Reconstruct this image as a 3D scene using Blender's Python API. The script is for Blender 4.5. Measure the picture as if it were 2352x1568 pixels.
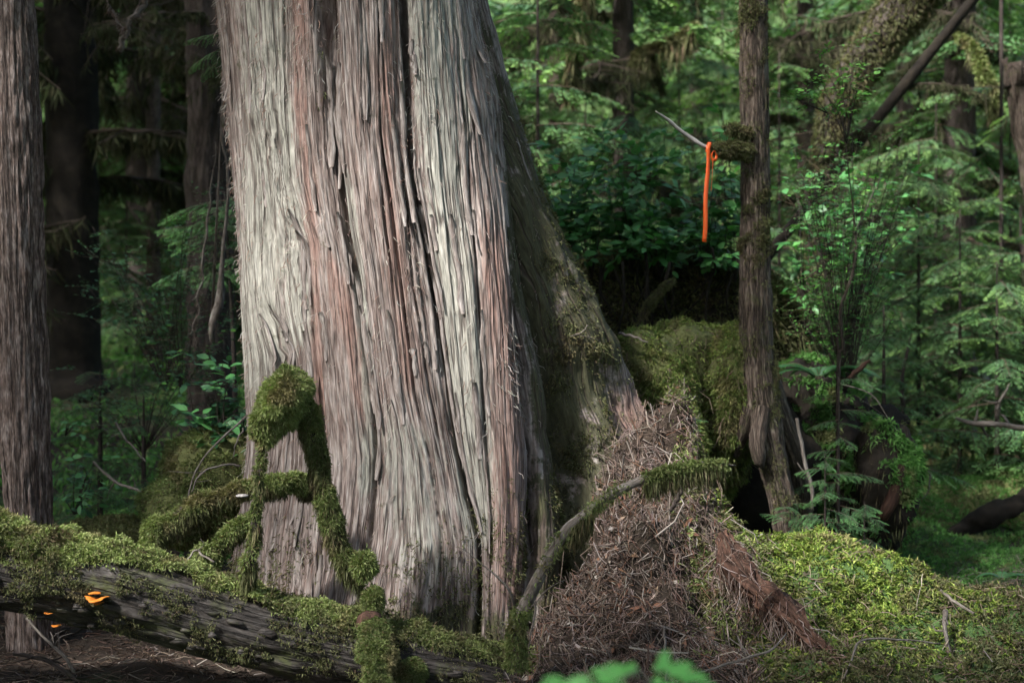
import bpy, math, random
import numpy as np
from mathutils import Matrix, Vector

# ------------------------------------------------------------------ camera, sky, sun
for o in list(bpy.data.objects):
    bpy.data.objects.remove(o)
scene = bpy.context.scene
COL = scene.collection
CAMZ = 1.6
K = 0.72 / 2352.0
FOCUS = 6.9

cam_d = bpy.data.cameras.new("camera")
cam = bpy.data.objects.new("camera", cam_d)
COL.objects.link(cam)
cam.location = (0, 0, CAMZ)
cam.rotation_euler = (math.radians(90), 0, 0)
cam_d.lens = 50.0
cam_d.sensor_width = 36.0
cam_d.clip_start = 0.05
cam_d.clip_end = 2000
cam_d.dof.use_dof = True
cam_d.dof.focus_distance = FOCUS
cam_d.dof.aperture_fstop = 2.0
scene.camera = cam

SUN_EL, SUN_AZ = 46.0, -134.0      # azimuth from +Y, clockwise seen from above
sv = Vector((math.sin(math.radians(SUN_AZ)) * math.cos(math.radians(SUN_EL)),
             math.cos(math.radians(SUN_AZ)) * math.cos(math.radians(SUN_EL)),
             math.sin(math.radians(SUN_EL))))
world = bpy.data.worlds.new("World")
scene.world = world
world.use_nodes = True
wn = world.node_tree
bg = wn.nodes["Background"]
sky = wn.nodes.new("ShaderNodeTexSky")
sky.sky_type = 'NISHITA'
sky.sun_disc = False
sky.sun_elevation = math.radians(SUN_EL)
sky.sun_rotation = math.radians(SUN_AZ)
sky.air_density = 1.0
sky.dust_density = 3.0
wn.links.new(sky.outputs[0], bg.inputs[0])
bg.inputs[1].default_value = 0.11
sun_d = bpy.data.lights.new("sun", 'SUN')
sun_d.energy = 5.0
sun_d.angle = math.radians(5.0)
sun_d.color = (1.0, 0.985, 0.955)
sun = bpy.data.objects.new("sun", sun_d)
COL.objects.link(sun)
sun.rotation_euler = sv.to_track_quat('Z', 'Y').to_euler()
scene.view_settings.view_transform = 'Standard'
scene.view_settings.look = 'None'
scene.view_settings.gamma = 1.0
scene.view_settings.exposure = 1.8
scene.view_settings.use_curve_mapping = False

scene.cycles.use_adaptive_sampling = True
scene.cycles.adaptive_threshold = .022
scene.cycles.adaptive_min_samples = 24
scene.cycles.max_bounces = 4
scene.cycles.diffuse_bounces = 2
scene.cycles.glossy_bounces = 2
scene.cycles.transmission_bounces = 2
rng = np.random.default_rng(11)
random.seed(11)

# ------------------------------------------------------------------ helpers
def P(px, py, d):
    """point at picture position px,py (2352 wide) and distance d"""
    return np.array([(px - 1176) * K * d, d, CAMZ - (py - 784) * K * d])

def Ps(pts):
    return np.array([P(*p) for p in pts])

def pix(V):
    d = np.maximum(V[:, 1], .1)
    return 1176 + V[:, 0] / (K * d), 784 - (V[:, 2] - CAMZ) / (K * d)

def _h(ix, iy, iz, seed):
    h = (ix.astype(np.int64) * 374761393 + iy.astype(np.int64) * 668265263 + iz.astype(np.int64) * 2147483647 + seed * 1274126177) & 0xffffffff
    h = ((h ^ (h >> 13)) * 1274126177) & 0xffffffff
    h = ((h ^ (h >> 16)) * 2246822519) & 0xffffffff
    h = h ^ (h >> 15)
    return (h & 0xffff) / 65535.0

def n2(x, y, seed=0):
    x = np.asarray(x, float); y = np.asarray(y, float)
    x, y = np.broadcast_arrays(x, y)
    ix = np.floor(x); iy = np.floor(y)
    fx = x - ix; fy = y - iy
    fx = fx * fx * fx * (fx * (fx * 6 - 15) + 10); fy = fy * fy * fy * (fy * (fy * 6 - 15) + 10)
    z = np.zeros_like(ix)
    a = _h(ix, iy, z, seed); b = _h(ix + 1, iy, z, seed); c = _h(ix, iy + 1, z, seed); d = _h(ix + 1, iy + 1, z, seed)
    return (a + (b - a) * fx) * (1 - fy) + (c + (d - c) * fx) * fy

def n3(x, y, z, seed=0):
    ix = np.floor(x); iy = np.floor(y); iz = np.floor(z)
    fx = x - ix; fy = y - iy; fz = z - iz
    fx = fx * fx * (3 - 2 * fx); fy = fy * fy * (3 - 2 * fy); fz = fz * fz * (3 - 2 * fz)
    def pl(k):
        a = _h(ix, iy, iz + k, seed); b = _h(ix + 1, iy, iz + k, seed)
        c = _h(ix, iy + 1, iz + k, seed); d = _h(ix + 1, iy + 1, iz + k, seed)
        return (a + (b - a) * fx) * (1 - fy) + (c + (d - c) * fx) * fy
    return pl(0) * (1 - fz) + pl(1) * fz

def fbm3(p, f, seed=0, oct=3):
    t = 0; a = .5; s = 0
    for i in range(oct):
        t = t + a * n3(p[:, 0] * f, p[:, 1] * f, p[:, 2] * f, seed + i); s += a
        a *= .5; f *= 2.03
    return t / s

def fbm2(x, y, seed=0, oct=3):
    t = 0; a = .5; s = 0
    for i in range(oct):
        t = t + a * n2(x * 2.03 ** i, y * 2.03 ** i, seed + i); s += a
        a *= .5
    return t / s

def sstep(a, b, x):
    t = np.clip((x - a) / (b - a), 0, 1)
    return t * t * (3 - 2 * t)

def norm(v):
    return v / np.maximum(np.linalg.norm(v, axis=-1, keepdims=True), 1e-9)

def gridfaces(nu, nv, closed=False):
    """nv rows of nu verts"""
    cu = nu if closed else nu - 1
    i = np.arange(cu)[None, :]; j = np.arange(nv - 1)[:, None]
    a = j * nu + i; b = j * nu + (i + 1) % nu
    return np.stack([a, b, b + nu, a + nu], -1).reshape(-1, 4)

def make_mesh(name, V, F, attrs=None, smooth=True):
    V = np.ascontiguousarray(V, np.float32); F = np.ascontiguousarray(F, np.int32)
    me = bpy.data.meshes.new(name)
    k = F.shape[1]
    me.vertices.add(len(V)); me.vertices.foreach_set("co", V.ravel())
    me.loops.add(F.size); me.loops.foreach_set("vertex_index", F.ravel())
    me.polygons.add(len(F))
    me.polygons.foreach_set("loop_start", np.arange(len(F), dtype=np.int32) * k)
    try:
        me.polygons.foreach_set("loop_total", np.full(len(F), k, np.int32))
    except Exception:
        pass
    if smooth:
        me.polygons.foreach_set("use_smooth", np.ones(len(F), bool))
    for an, av in (attrs or {}).items():
        av = np.asarray(av, np.float32)
        if av.ndim == 1:
            a = me.attributes.new(an, 'FLOAT', 'POINT'); a.data.foreach_set("value", np.ascontiguousarray(av))
        else:
            a = me.attributes.new(an, 'FLOAT_VECTOR', 'POINT'); a.data.foreach_set("vector", np.ascontiguousarray(av[:, :3]).ravel())
    me.update(calc_edges=True)
    return me

def tagit(o, label=None, cat=None, group=None, kind=None):
    if label: o["label"] = label
    if cat: o["category"] = cat
    if group: o["group"] = group
    if kind: o["kind"] = kind
    return o

def thing(name, loc, label, cat, group=None):
    o = bpy.data.objects.new(name, None)
    o.empty_display_size = .1
    COL.objects.link(o)
    o.location = tuple(float(c) for c in loc)
    return tagit(o, label, cat, group)

def origin(o):
    v = np.array(o.location)
    while o.parent:
        o = o.parent; v = v + np.array(o.location)
    return v

def obj(name, V, F, mat, parent=None, attrs=None, smooth=True, label=None, cat=None, group=None, kind=None):
    """mesh in world coordinates, re-based on its parent (or on its own base)"""
    V = np.asarray(V, float)
    base = origin(parent) if parent is not None else np.array([V[:, 0].mean(), V[:, 1].mean(), V[:, 2].min()])
    me = make_mesh(name, V - base, F, attrs, smooth)
    me.materials.append(mat)
    o = bpy.data.objects.new(name, me)
    COL.objects.link(o)
    if parent is not None:
        o.parent = parent
    else:
        o.location = tuple(base)
    return tagit(o, label, cat, group, kind)

def inst(name, me, M, parent):
    """child that shares mesh data; M = 4x4 in world space"""
    o = bpy.data.objects.new(name, me)
    COL.objects.link(o)
    b = origin(parent)
    o.parent = parent
    M = M.copy(); M[:3, 3] -= b
    o.matrix_basis = Matrix(M.tolist())
    return o

def resample(pts, n):
    """Catmull-Rom through rows of pts (any width)"""
    pts = np.asarray(pts, float)
    m = len(pts)
    ext = np.vstack([2 * pts[0] - pts[1], pts, 2 * pts[-1] - pts[-2]])
    seg = np.linalg.norm(np.diff(pts[:, :3], axis=0), axis=1); cum = np.r_[0, np.cumsum(seg)]
    s = np.linspace(0, cum[-1], n)
    i = np.clip(np.searchsorted(cum, s, side='right') - 1, 0, m - 2)
    t = ((s - cum[i]) / np.maximum(seg[i], 1e-9))[:, None]
    p0, p1, p2, p3 = ext[i], ext[i + 1], ext[i + 2], ext[i + 3]
    return .5 * ((2 * p1) + (-p0 + p2) * t + (2 * p0 - 5 * p1 + 4 * p2 - p3) * t * t + (-p0 + 3 * p1 - 3 * p2 + p3) * t ** 3)

def frames(path):
    T = norm(np.gradient(path, axis=0))
    up = np.array([0, -1.0, 0.0]) if abs(T[0][1]) < .8 else np.array([0, 0, 1.0])
    N = np.zeros_like(path)
    n = up - T[0] * np.dot(up, T[0]); n /= np.linalg.norm(n)
    for i in range(len(path)):
        n = n - T[i] * np.dot(n, T[i]); n /= max(np.linalg.norm(n), 1e-9)
        N[i] = n
    return T, N, np.cross(T, N)

def tube(pts, rad, n=24, seg=16, amp=0.0, fr=8.0, seed=0, furrow=0.0, ffreq=7.0, flen=2.5, wob=0.0):
    """swept, noisy, closed tube. pts (k,3), rad (k,). returns V,F,flow"""
    R = resample(np.c_[np.asarray(pts, float), np.asarray(rad, float)], n)
    path, r = R[:, :3], np.maximum(R[:, 3], 1e-4)
    if wob:
        path = path + wob * (np.c_[n2(np.arange(n) * .35, 0, seed), n2(np.arange(n) * .35, 5, seed), n2(np.arange(n) * .35, 9, seed)] - .5)
    T, N, B = frames(path)
    a = np.linspace(0, 2 * np.pi, seg, endpoint=False)
    dirs = np.cos(a)[None, :, None] * N[:, None, :] + np.sin(a)[None, :, None] * B[:, None, :]
    s = np.r_[0, np.cumsum(np.linalg.norm(np.diff(path, axis=0), axis=1))]
    rr = np.repeat(r[:, None], seg, 1)
    V = path[:, None, :] + dirs * rr[..., None]
    disp = np.zeros((n, seg))
    if amp:
        q = V.reshape(-1, 3)
        disp += amp * (fbm3(q, fr, seed) - .5).reshape(n, seg) * 2
    if furrow:
        A = np.repeat(a[None, :], n, 0); S = np.repeat(s[:, None], seg, 1)
        cx = np.cos(A) * ffreq / 2; cy = np.sin(A) * ffreq / 2
        k = n3(cx + 50, cy + 50, S * flen + .6 * n3(cx * .5, cy * .5, S * 2, seed + 9), seed + 3) - .5
        k2 = n3(cx * 2.2 + 50, cy * 2.2 + 50, S * flen * 2.3, seed + 4) - .5
        disp -= furrow * np.exp(-(k / .17) ** 2) + furrow * .5 * np.exp(-(k2 / .2) ** 2)
    V = V + dirs * disp[..., None]
    flow = np.stack([np.repeat((a * r.mean())[None, :], n, 0), np.repeat(s[:, None], seg, 1), disp], -1)
    F = gridfaces(seg, n, True)
    V = V.reshape(-1, 3); flow = flow.reshape(-1, 3)
    # end caps (fan as quads)
    c0 = len(V); V = np.vstack([V, path[0][None], path[-1][None]]); flow = np.vstack([flow, flow[:1], flow[-1:]])
    i = np.arange(0, seg, 2)
    cap0 = np.stack([np.full_like(i, c0), (i + 2) % seg, i + 1, i], -1)
    o = (n - 1) * seg
    cap1 = np.stack([np.full_like(i, c0 + 1), o + i, o + i + 1, o + (i + 2) % seg], -1)
    return V, np.vstack([F, cap0, cap1]), flow

def tris(F):
    return F if F.shape[1] == 3 else np.vstack([F[:, [0, 1, 2]], F[:, [0, 2, 3]]])

def sample(V, F, n, weight=None):
    """area weighted surface points and face normals; weight(points, normals) -> 0..1"""
    T = tris(F); a, b, c = V[T[:, 0]], V[T[:, 1]], V[T[:, 2]]
    cr = np.cross(b - a, c - a); ar = np.linalg.norm(cr, axis=1); nr = cr / np.maximum(ar, 1e-12)[:, None]
    w = ar.copy()
    if weight is not None:
        w = w * weight((a + b + c) / 3, nr)
    if w.sum() <= 0:
        return np.zeros((0, 3)), np.zeros((0, 3))
    i = rng.choice(len(T), n, p=w / w.sum())
    u = rng.random(n); v = rng.random(n); m = u + v > 1; u[m] = 1 - u[m]; v[m] = 1 - v[m]
    return a[i] + (b[i] - a[i]) * u[:, None] + (c[i] - a[i]) * v[:, None], nr[i]

def blades(p, nr, L, W, spread=.7, droop=0.0, bend=.3, cup=.15):
    """one folded kite of two triangles per point"""
    n = len(p)
    L = np.broadcast_to(L, (n,)) * rng.uniform(.6, 1.4, n); W = np.broadcast_to(W, (n,)) * rng.uniform(.7, 1.3, n)
    d = norm(nr + spread * rng.normal(size=(n, 3)) + np.array([0, 0, -1.0]) * np.asarray(droop).reshape(-1, 1))
    s = norm(np.cross(d, rng.normal(size=(n, 3))))
    k = np.cross(s, d)
    b = p - d * (L * .08)[:, None]
    m = p + d * (L * .5)[:, None]
    t = p + d * L[:, None] + (bend * L)[:, None] * (np.array([0, 0, -.7]) + .6 * rng.normal(size=(n, 3)))
    l = m + s * (W / 2)[:, None] + k * (.35 * W)[:, None]; r = m - s * (W / 2)[:, None] + k * (.35 * W)[:, None]
    V = np.stack([b, l, t, r], 1).reshape(-1, 3)
    i = np.arange(n)[:, None] * 4
    F = np.stack([i + np.array([0, 1, 2]), i + np.array([0, 2, 3])], 1).reshape(-1, 3)
    return V, F

def palette(n, cols, wts=None, jit=.18):
    cols = np.array(cols, float)
    i = rng.choice(len(cols), n, p=None if wts is None else np.array(wts) / np.sum(wts))
    return np.clip(cols[i] * rng.uniform(1 - jit, 1 + jit, (n, 1)) * rng.uniform(.94, 1.06, (n, 3)), 0, 1)

def rep(c, k=4):
    return np.repeat(c, k, axis=0)

def merge(parts):
    """parts: list of (V,F,col)"""
    V = []; F = []; C = []; o = 0
    for v, f, c in parts:
        V.append(v); F.append(tris(f) + o); C.append(c); o += len(v)
    return np.vstack(V), np.vstack(F), np.vstack(C)

def rods(A, B, r, sag=.08, r1=.6):
    """thin 3-sided bent sticks A->B: returns V,F (12 tris each)"""
    n = len(A)
    r = np.broadcast_to(r, (n,))
    d = norm(B - A); s = norm(np.cross(d, rng.normal(size=(n, 3)))); k = np.cross(d, s)
    M = (A + B) / 2 + (s * rng.normal(size=(n, 1)) + k * rng.normal(size=(n, 1))) * (np.linalg.norm(B - A, axis=1) * sag)[:, None]
    rows = []
    for C, q in ((A, 1.0), (M, .9), (B, r1)):
        for a in (0, 2.094, 4.189):
            rows.append(C + (s * math.cos(a) + k * math.sin(a)) * (r * q)[:, None])
    V = np.stack(rows, 1).reshape(-1, 3)
    f = []
    for j in (0, 3):
        for a in range(3):
            b = (a + 1) % 3
            f += [[j + a, j + b, j + 3 + b], [j + a, j + 3 + b, j + 3 + a]]
    f = np.array(f)
    F = (np.arange(n)[:, None, None] * 9 + f[None]).reshape(-1, 3)
    return V, F

# ------------------------------------------------------------------ materials
def mat_new(name):
    m = bpy.data.materials.new(name); m.use_nodes = True
    nt = m.node_tree; nt.nodes.clear()
    return m, nt, nt.nodes, nt.links

def N_(nodes, t, **kw):
    n = nodes.new(t)
    for k, v in kw.items():
        setattr(n, k, v)
    return n

def mat_foliage(name, rough=.6, spec=.3, trans=.25):
    m, nt, nd, lk = mat_new(name)
    out = N_(nd, "ShaderNodeOutputMaterial"); p = N_(nd, "ShaderNodeBsdfPrincipled")
    a = N_(nd, "ShaderNodeAttribute", attribute_name="col")
    lk.new(a.outputs["Color"], p.inputs["Base Color"])
    p.inputs["Roughness"].default_value = rough
    p.inputs["Specular IOR Level"].default_value = spec
    if trans > 0:
        tr = N_(nd, "ShaderNodeBsdfTranslucent"); mx = N_(nd, "ShaderNodeMixShader")
        mul = N_(nd, "ShaderNodeVectorMath", operation='MULTIPLY'); mul.inputs[1].default_value = (1.2, 1.4, .8)
        lk.new(a.outputs["Color"], mul.inputs[0]); lk.new(mul.outputs[0], tr.inputs[0])
        mx.inputs[0].default_value = trans
        lk.new(p.outputs[0], mx.inputs[1]); lk.new(tr.outputs[0], mx.inputs[2]); lk.new(mx.outputs[0], out.inputs[0])
    else:
        lk.new(p.outputs[0], out.inputs[0])
    return m

def mat_leaf(name, c0, c1, rough, spec, trans=.15):
    """per-object colour variation for single leaves"""
    m, nt, nd, lk = mat_new(name)
    out = N_(nd, "ShaderNodeOutputMaterial"); p = N_(nd, "ShaderNodeBsdfPrincipled")
    oi = N_(nd, "ShaderNodeObjectInfo"); r = N_(nd, "ShaderNodeMix", data_type='RGBA')
    r.inputs[6].default_value = (*c0, 1); r.inputs[7].default_value = (*c1, 1)
    lk.new(oi.outputs["Random"], r.inputs[0])
    tc = N_(nd, "ShaderNodeTexCoord"); nz = N_(nd, "ShaderNodeTexNoise"); nz.inputs["Scale"].default_value = 3
    lk.new(tc.outputs["Object"], nz.inputs[0])
    mm = N_(nd, "ShaderNodeMix", data_type='RGBA', blend_type='MULTIPLY'); mm.inputs[0].default_value = .5
    lk.new(r.outputs[2], mm.inputs[6]); lk.new(nz.outputs["Color"], mm.inputs[7])
    lk.new(r.outputs[2], p.inputs["Base Color"])
    p.inputs["Roughness"].default_value = rough; p.inputs["Specular IOR Level"].default_value = spec
    tr = N_(nd, "ShaderNodeBsdfTranslucent"); mx = N_(nd, "ShaderNodeMixShader"); mx.inputs[0].default_value = trans
    lk.new(r.outputs[2], tr.inputs[0])
    lk.new(p.outputs[0], mx.inputs[1]); lk.new(tr.outputs[0], mx.inputs[2]); lk.new(mx.outputs[0], out.inputs[0])
    return m

def mat_bark(name, c_dark, c_mid, c_light, sx=60, sy=6, lichen=None, lich_amt=.3, moss=None, moss_amt=0.0, bump=.4, rough=.85, use_masks=False, reds=None, cracks=0):
    """fibrous bark: noise stretched along the 'flow' attribute (x round the stem, y along it)"""
    m, nt, nd, lk = mat_new(name)
    out = N_(nd, "ShaderNodeOutputMaterial"); p = N_(nd, "ShaderNodeBsdfPrincipled"); lk.new(p.outputs[0], out.inputs[0])
    p.inputs["Roughness"].default_value = rough; p.inputs["Specular IOR Level"].default_value = .2
    fl = N_(nd, "ShaderNodeAttribute", attribute_name="flow")
    mp = N_(nd, "ShaderNodeMapping"); mp.inputs["Scale"].default_value = (sx, sy, 1); lk.new(fl.outputs["Vector"], mp.inputs[0])
    mask_z = N_(nd, "ShaderNodeVectorMath", operation='MULTIPLY'); mask_z.inputs[1].default_value = (1, 1, 0)
    lk.new(mp.outputs[0], mask_z.inputs[0])
    nz = N_(nd, "ShaderNodeTexNoise"); nz.inputs["Scale"].default_value = 1; nz.inputs["Detail"].default_value = 5; nz.inputs["Roughness"].default_value = .65
    lk.new(mask_z.outputs[0], nz.inputs[0])
    cr = N_(nd, "ShaderNodeValToRGB"); lk.new(nz.outputs[0], cr.inputs[0])
    e = cr.color_ramp.elements; e[0].position = .34; e[0].color = (*c_dark, 1); e[1].position = .64; e[1].color = (*c_light, 1)
    k = cr.color_ramp.elements.new(.48); k.color = (*c_mid, 1)
    col = cr.outputs[0]
    tc = N_(nd, "ShaderNodeTexCoord")
    def layer(col, c, fac):
        mx = N_(nd, "ShaderNodeMix", data_type='RGBA'); lk.new(fac, mx.inputs[0]); lk.new(col, mx.inputs[6]); mx.inputs[7].default_value = (*c, 1)
        return mx.outputs[2]
    def spots(scale, lo, hi, amt, vec=None, mask=None):
        z = N_(nd, "ShaderNodeTexNoise"); z.inputs["Scale"].default_value = scale; z.inputs["Detail"].default_value = 6; z.inputs["Roughness"].default_value = .7
        lk.new(vec or tc.outputs["Object"], z.inputs[0])
        r = N_(nd, "ShaderNodeMapRange"); r.inputs[1].default_value = lo; r.clamp = True; r.inputs[2].default_value = hi; r.inputs[4].default_value = amt
        src = z.outputs[0]
        if mask:
            at = N_(nd, "ShaderNodeAttribute", attribute_name=mask)
            ad = N_(nd, "ShaderNodeMath", operation='MULTIPLY_ADD'); lk.new(at.outputs["Fac"], ad.inputs[0]); ad.inputs[1].default_value = .45; lk.new(src, ad.inputs[2])
            src = ad.outputs[0]
        lk.new(src, r.inputs[0])
        return r.outputs[0]
    if reds is not None:
        mp2 = N_(nd, "ShaderNodeMapping"); mp2.inputs["Scale"].default_value = (22, 1.5, 0); lk.new(fl.outputs["Vector"], mp2.inputs[0])
        col = layer(col, reds, spots(1.0, .54, .78, .55, mp2.outputs[0], 'red' if use_masks else None))
    if lichen is not None:
        mp3 = N_(nd, "ShaderNodeMapping"); mp3.inputs["Scale"].default_value = (55, 9, 0); lk.new(fl.outputs["Vector"], mp3.inputs[0])
        col = layer(col, lichen, spots(1.0, .56 if not use_masks else .60, .80, lich_amt, mp3.outputs[0], 'lichen' if use_masks else None))
        col = layer(col, tuple(min(1, x * 1.25) for x in lichen), spots(55, .62, .72, lich_amt * .7))
    if moss is not None:
        col = layer(col, moss, spots(9, .62 - .25 * moss_amt, .72 - .1 * moss_amt, .9, None, 'moss' if use_masks else None))
    crk = None
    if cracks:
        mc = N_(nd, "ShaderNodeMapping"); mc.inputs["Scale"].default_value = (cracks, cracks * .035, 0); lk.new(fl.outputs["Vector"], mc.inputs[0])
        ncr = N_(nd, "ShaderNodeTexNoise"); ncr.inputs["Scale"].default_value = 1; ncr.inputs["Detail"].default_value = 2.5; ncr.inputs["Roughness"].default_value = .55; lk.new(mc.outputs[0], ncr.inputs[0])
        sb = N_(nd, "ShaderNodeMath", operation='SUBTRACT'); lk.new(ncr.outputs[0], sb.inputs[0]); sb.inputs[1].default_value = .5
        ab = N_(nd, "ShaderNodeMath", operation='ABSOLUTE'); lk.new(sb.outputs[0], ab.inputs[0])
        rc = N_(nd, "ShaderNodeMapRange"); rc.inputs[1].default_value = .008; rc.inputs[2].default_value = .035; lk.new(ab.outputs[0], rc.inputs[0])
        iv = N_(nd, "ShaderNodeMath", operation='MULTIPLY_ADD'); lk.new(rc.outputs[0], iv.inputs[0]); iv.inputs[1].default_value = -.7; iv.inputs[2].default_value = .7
        col = layer(col, tuple(c * .7 for c in c_dark), iv.outputs[0])  # inner bark tone along the cracks, also painting in their shade
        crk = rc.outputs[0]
    # fine fibres
    mpf = N_(nd, "ShaderNodeMapping"); mpf.inputs["Scale"].default_value = (sx * 3.2, sy * 3.0, 0); lk.new(fl.outputs["Vector"], mpf.inputs[0])
    nf = N_(nd, "ShaderNodeTexNoise"); nf.inputs["Scale"].default_value = 1; nf.inputs["Detail"].default_value = 3; lk.new(mpf.outputs[0], nf.inputs[0])
    rf = N_(nd, "ShaderNodeMapRange"); rf.inputs[1].default_value = .32; rf.inputs[2].default_value = .68; rf.inputs[3].default_value = .55; rf.inputs[4].default_value = 1.4; lk.new(nf.outputs[0], rf.inputs[0])
    mf = N_(nd, "ShaderNodeVectorMath", operation='SCALE'); lk.new(col, mf.inputs[0]); lk.new(rf.outputs[0], mf.inputs["Scale"]); col = mf.outputs[0]
    lk.new(col, p.inputs["Base Color"])
    bp = N_(nd, "ShaderNodeBump"); bp.inputs["Strength"].default_value = bump; bp.inputs["Distance"].default_value = .008
    ah = N_(nd, "ShaderNodeMath", operation='MULTIPLY_ADD'); lk.new(nf.outputs[0], ah.inputs[0]); ah.inputs[1].default_value = .5; lk.new(nz.outputs[0], ah.inputs[2])
    hh = ah.outputs[0]
    if crk is not None:
        a2 = N_(nd, "ShaderNodeMath", operation='MULTIPLY_ADD'); lk.new(crk, a2.inputs[0]); a2.inputs[1].default_value = 1.2; lk.new(hh, a2.inputs[2]); hh = a2.outputs[0]
    lk.new(hh, bp.inputs["Height"]); lk.new(bp.outputs[0], p.inputs["Normal"])
    return m

def mat_noise(name, cols, scale=8, rough=.9, bump=.5, dist=.01, detail=8, pos=(.3, .5, .7), spec=.2, att=None, attcol=None):
    m, nt, nd, lk = mat_new(name)
    out = N_(nd, "ShaderNodeOutputMaterial"); p = N_(nd, "ShaderNodeBsdfPrincipled"); lk.new(p.outputs[0], out.inputs[0])
    p.inputs["Roughness"].default_value = rough; p.inputs["Specular IOR Level"].default_value = spec
    tc = N_(nd, "ShaderNodeTexCoord"); nz = N_(nd, "ShaderNodeTexNoise"); nz.inputs["Scale"].default_value = scale; nz.inputs["Detail"].default_value = detail
    nz.inputs["Roughness"].default_value = .7
    lk.new(tc.outputs["Object"], nz.inputs[0])
    cr = N_(nd, "ShaderNodeValToRGB"); lk.new(nz.outputs[0], cr.inputs[0])
    e = cr.color_ramp.elements; e[0].position = pos[0]; e[0].color = (*cols[0], 1); e[1].position = pos[2]; e[1].color = (*cols[2], 1)
    k = cr.color_ramp.elements.new(pos[1]); k.color = (*cols[1], 1)
    col = cr.outputs[0]
    if att:
        at = N_(nd, "ShaderNodeAttribute", attribute_name=att)
        cr2 = N_(nd, "ShaderNodeValToRGB"); lk.new(nz.outputs[0], cr2.inputs[0])
        e = cr2.color_ramp.elements; e[0].position = .3; e[0].color = (*attcol[0], 1); e[1].position = .7; e[1].color = (*attcol[1], 1)
        mx = N_(nd, "ShaderNodeMix", data_type='RGBA'); lk.new(at.outputs["Fac"], mx.inputs[0]); lk.new(col, mx.inputs[6]); lk.new(cr2.outputs[0], mx.inputs[7])
        col = mx.outputs[2]
    lk.new(col, p.inputs["Base Color"])
    bp = N_(nd, "ShaderNodeBump"); bp.inputs["Strength"].default_value = bump; bp.inputs["Distance"].default_value = dist
    lk.new(nz.outputs[0], bp.inputs["Height"]); lk.new(bp.outputs[0], p.inputs["Normal"])
    return m

M_MOSS = mat_foliage("moss", .85, .1, .25)
M_LEAFMASS = mat_foliage("foliage", .45, .4, .3)
M_NEEDLE = mat_foliage("needles", .55, .3, .25)
M_VEIL = mat_foliage("hanging moss", .9, .05, .2)
M_TWIG = mat_foliage("twigs", .9, .1, 0)
M_SALAL = mat_leaf("salal leaf", (.05, .18, .045), (.09, .26, .07), .44, .7, .25)
M_HUCK = mat_leaf("huckleberry leaf", (.08, .22, .03), (.12, .30, .05), .5, .3, .3)
M_CEDAR = mat_bark("cedar bark", (.082, .056, .048), (.178, .140, .124), (.285, .250, .230), 60, 4, lichen=(.32, .33, .28), lich_amt=.5, moss=(.045, .046, .020), moss_amt=0.0, use_masks=True, reds=(.21, .115, .09), bump=.7, cracks=26)  # moss colour darkened to put in the right flank's shade as well
M_STRIP = mat_bark("bark strip", (.08, .06, .052), (.17, .14, .125), (.27, .242, .225), 80, 6, lichen=(.32, .33, .27), lich_amt=.3, bump=.6)
M_HEMLOCK = mat_bark("hemlock bark", (.042, .029, .024), (.112, .082, .070), (.20, .165, .15), 40, 9, lichen=(.17, .17, .16), lich_amt=.35, bump=1.0, reds=(.12, .06, .042), cracks=30)
M_SLIM = mat_bark("slim tree bark", (.028, .020, .015), (.072, .052, .040), (.145, .115, .092), 55, 9, lichen=(.18, .19, .15), lich_amt=.35, moss=(.06, .066, .022), moss_amt=.25, bump=1.0, cracks=50)
M_DARKBARK = mat_bark("shaded bark", (.016, .012, .010), (.032, .024, .020), (.06, .048, .042), 34, 5, lichen=(.07, .07, .06), lich_amt=.3, moss=(.03, .033, .013), moss_amt=.2, bump=.7)  # dark bark with the shade of unlit stems put into its colour
M_PALEBARK = mat_bark("pale bark", (.16, .145, .135), (.25, .23, .215), (.36, .34, .32), 30, 5, bump=.3)
M_LOGBARK = mat_bark("log bark", (.012, .0095, .008), (.024, .0195, .0165), (.048, .041, .037), 30, 9, lichen=(.10, .105, .10), lich_amt=.3, moss=(.05, .056, .02), moss_amt=.4, bump=1.0, cracks=34, rough=.6)
M_ROT = mat_bark("rotten wood", (.020, .011, .007), (.042, .021, .014), (.08, .042, .029), 40, 9, bump=1.0)
M_STICK = mat_bark("bare stick", (.06, .048, .04), (.115, .096, .082), (.20, .18, .16), 50, 10, moss=(.08, .09, .03), moss_amt=.1, bump=.4)
M_PEAT_SHADE = mat_noise("peat", ((.008, .006, .005), (.015, .012, .009), (.028, .022, .015)), 7, .95, .8, .03)  # near-black peat, also puts shade into the colour of trunk and hollow
M_MOSSBED = mat_noise("moss bed", ((.05, .055, .02), (.085, .092, .034), (.13, .14, .05)), 22, .95, .9, .02)
M_GROUND = mat_noise("forest floor", ((.014, .010, .007), (.030, .021, .015), (.06, .043, .032)), 16, .95, .9, .03, att="moss", attcol=((.03, .055, .016), (.085, .15, .045)))
M_LITTER = mat_noise("needle litter", ((.05, .03, .022), (.10, .065, .048), (.16, .11, .085)), 22, .95, .9, .02)
M_FUNGUS = mat_noise("orange fungus", ((.26, .07, .010), (.42, .13, .016), (.55, .22, .04)), 45, .6, .6, .006)
M_TAPE = None

MOSS_MULT = .4
CLUMP = .024
MOSS_BRIGHT = ([(.20, .235, .088), (.15, .185, .062), (.28, .31, .14), (.13, .115, .055)], [4, 4, 2, 1])
MOSS_MID = ([(.155, .185, .07), (.11, .14, .046), (.215, .24, .105), (.12, .10, .05)], [4, 4, 2, 1.2])
MOSS_DULL = ([(.11, .115, .052), (.075, .08, .034), (.155, .155, .082), (.095, .072, .044)], [4, 4, 2, 1.5])
MOSS_GREEN = ([(.10, .23, .06), (.075, .17, .045), (.14, .27, .08)], [4, 3, 2])

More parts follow.
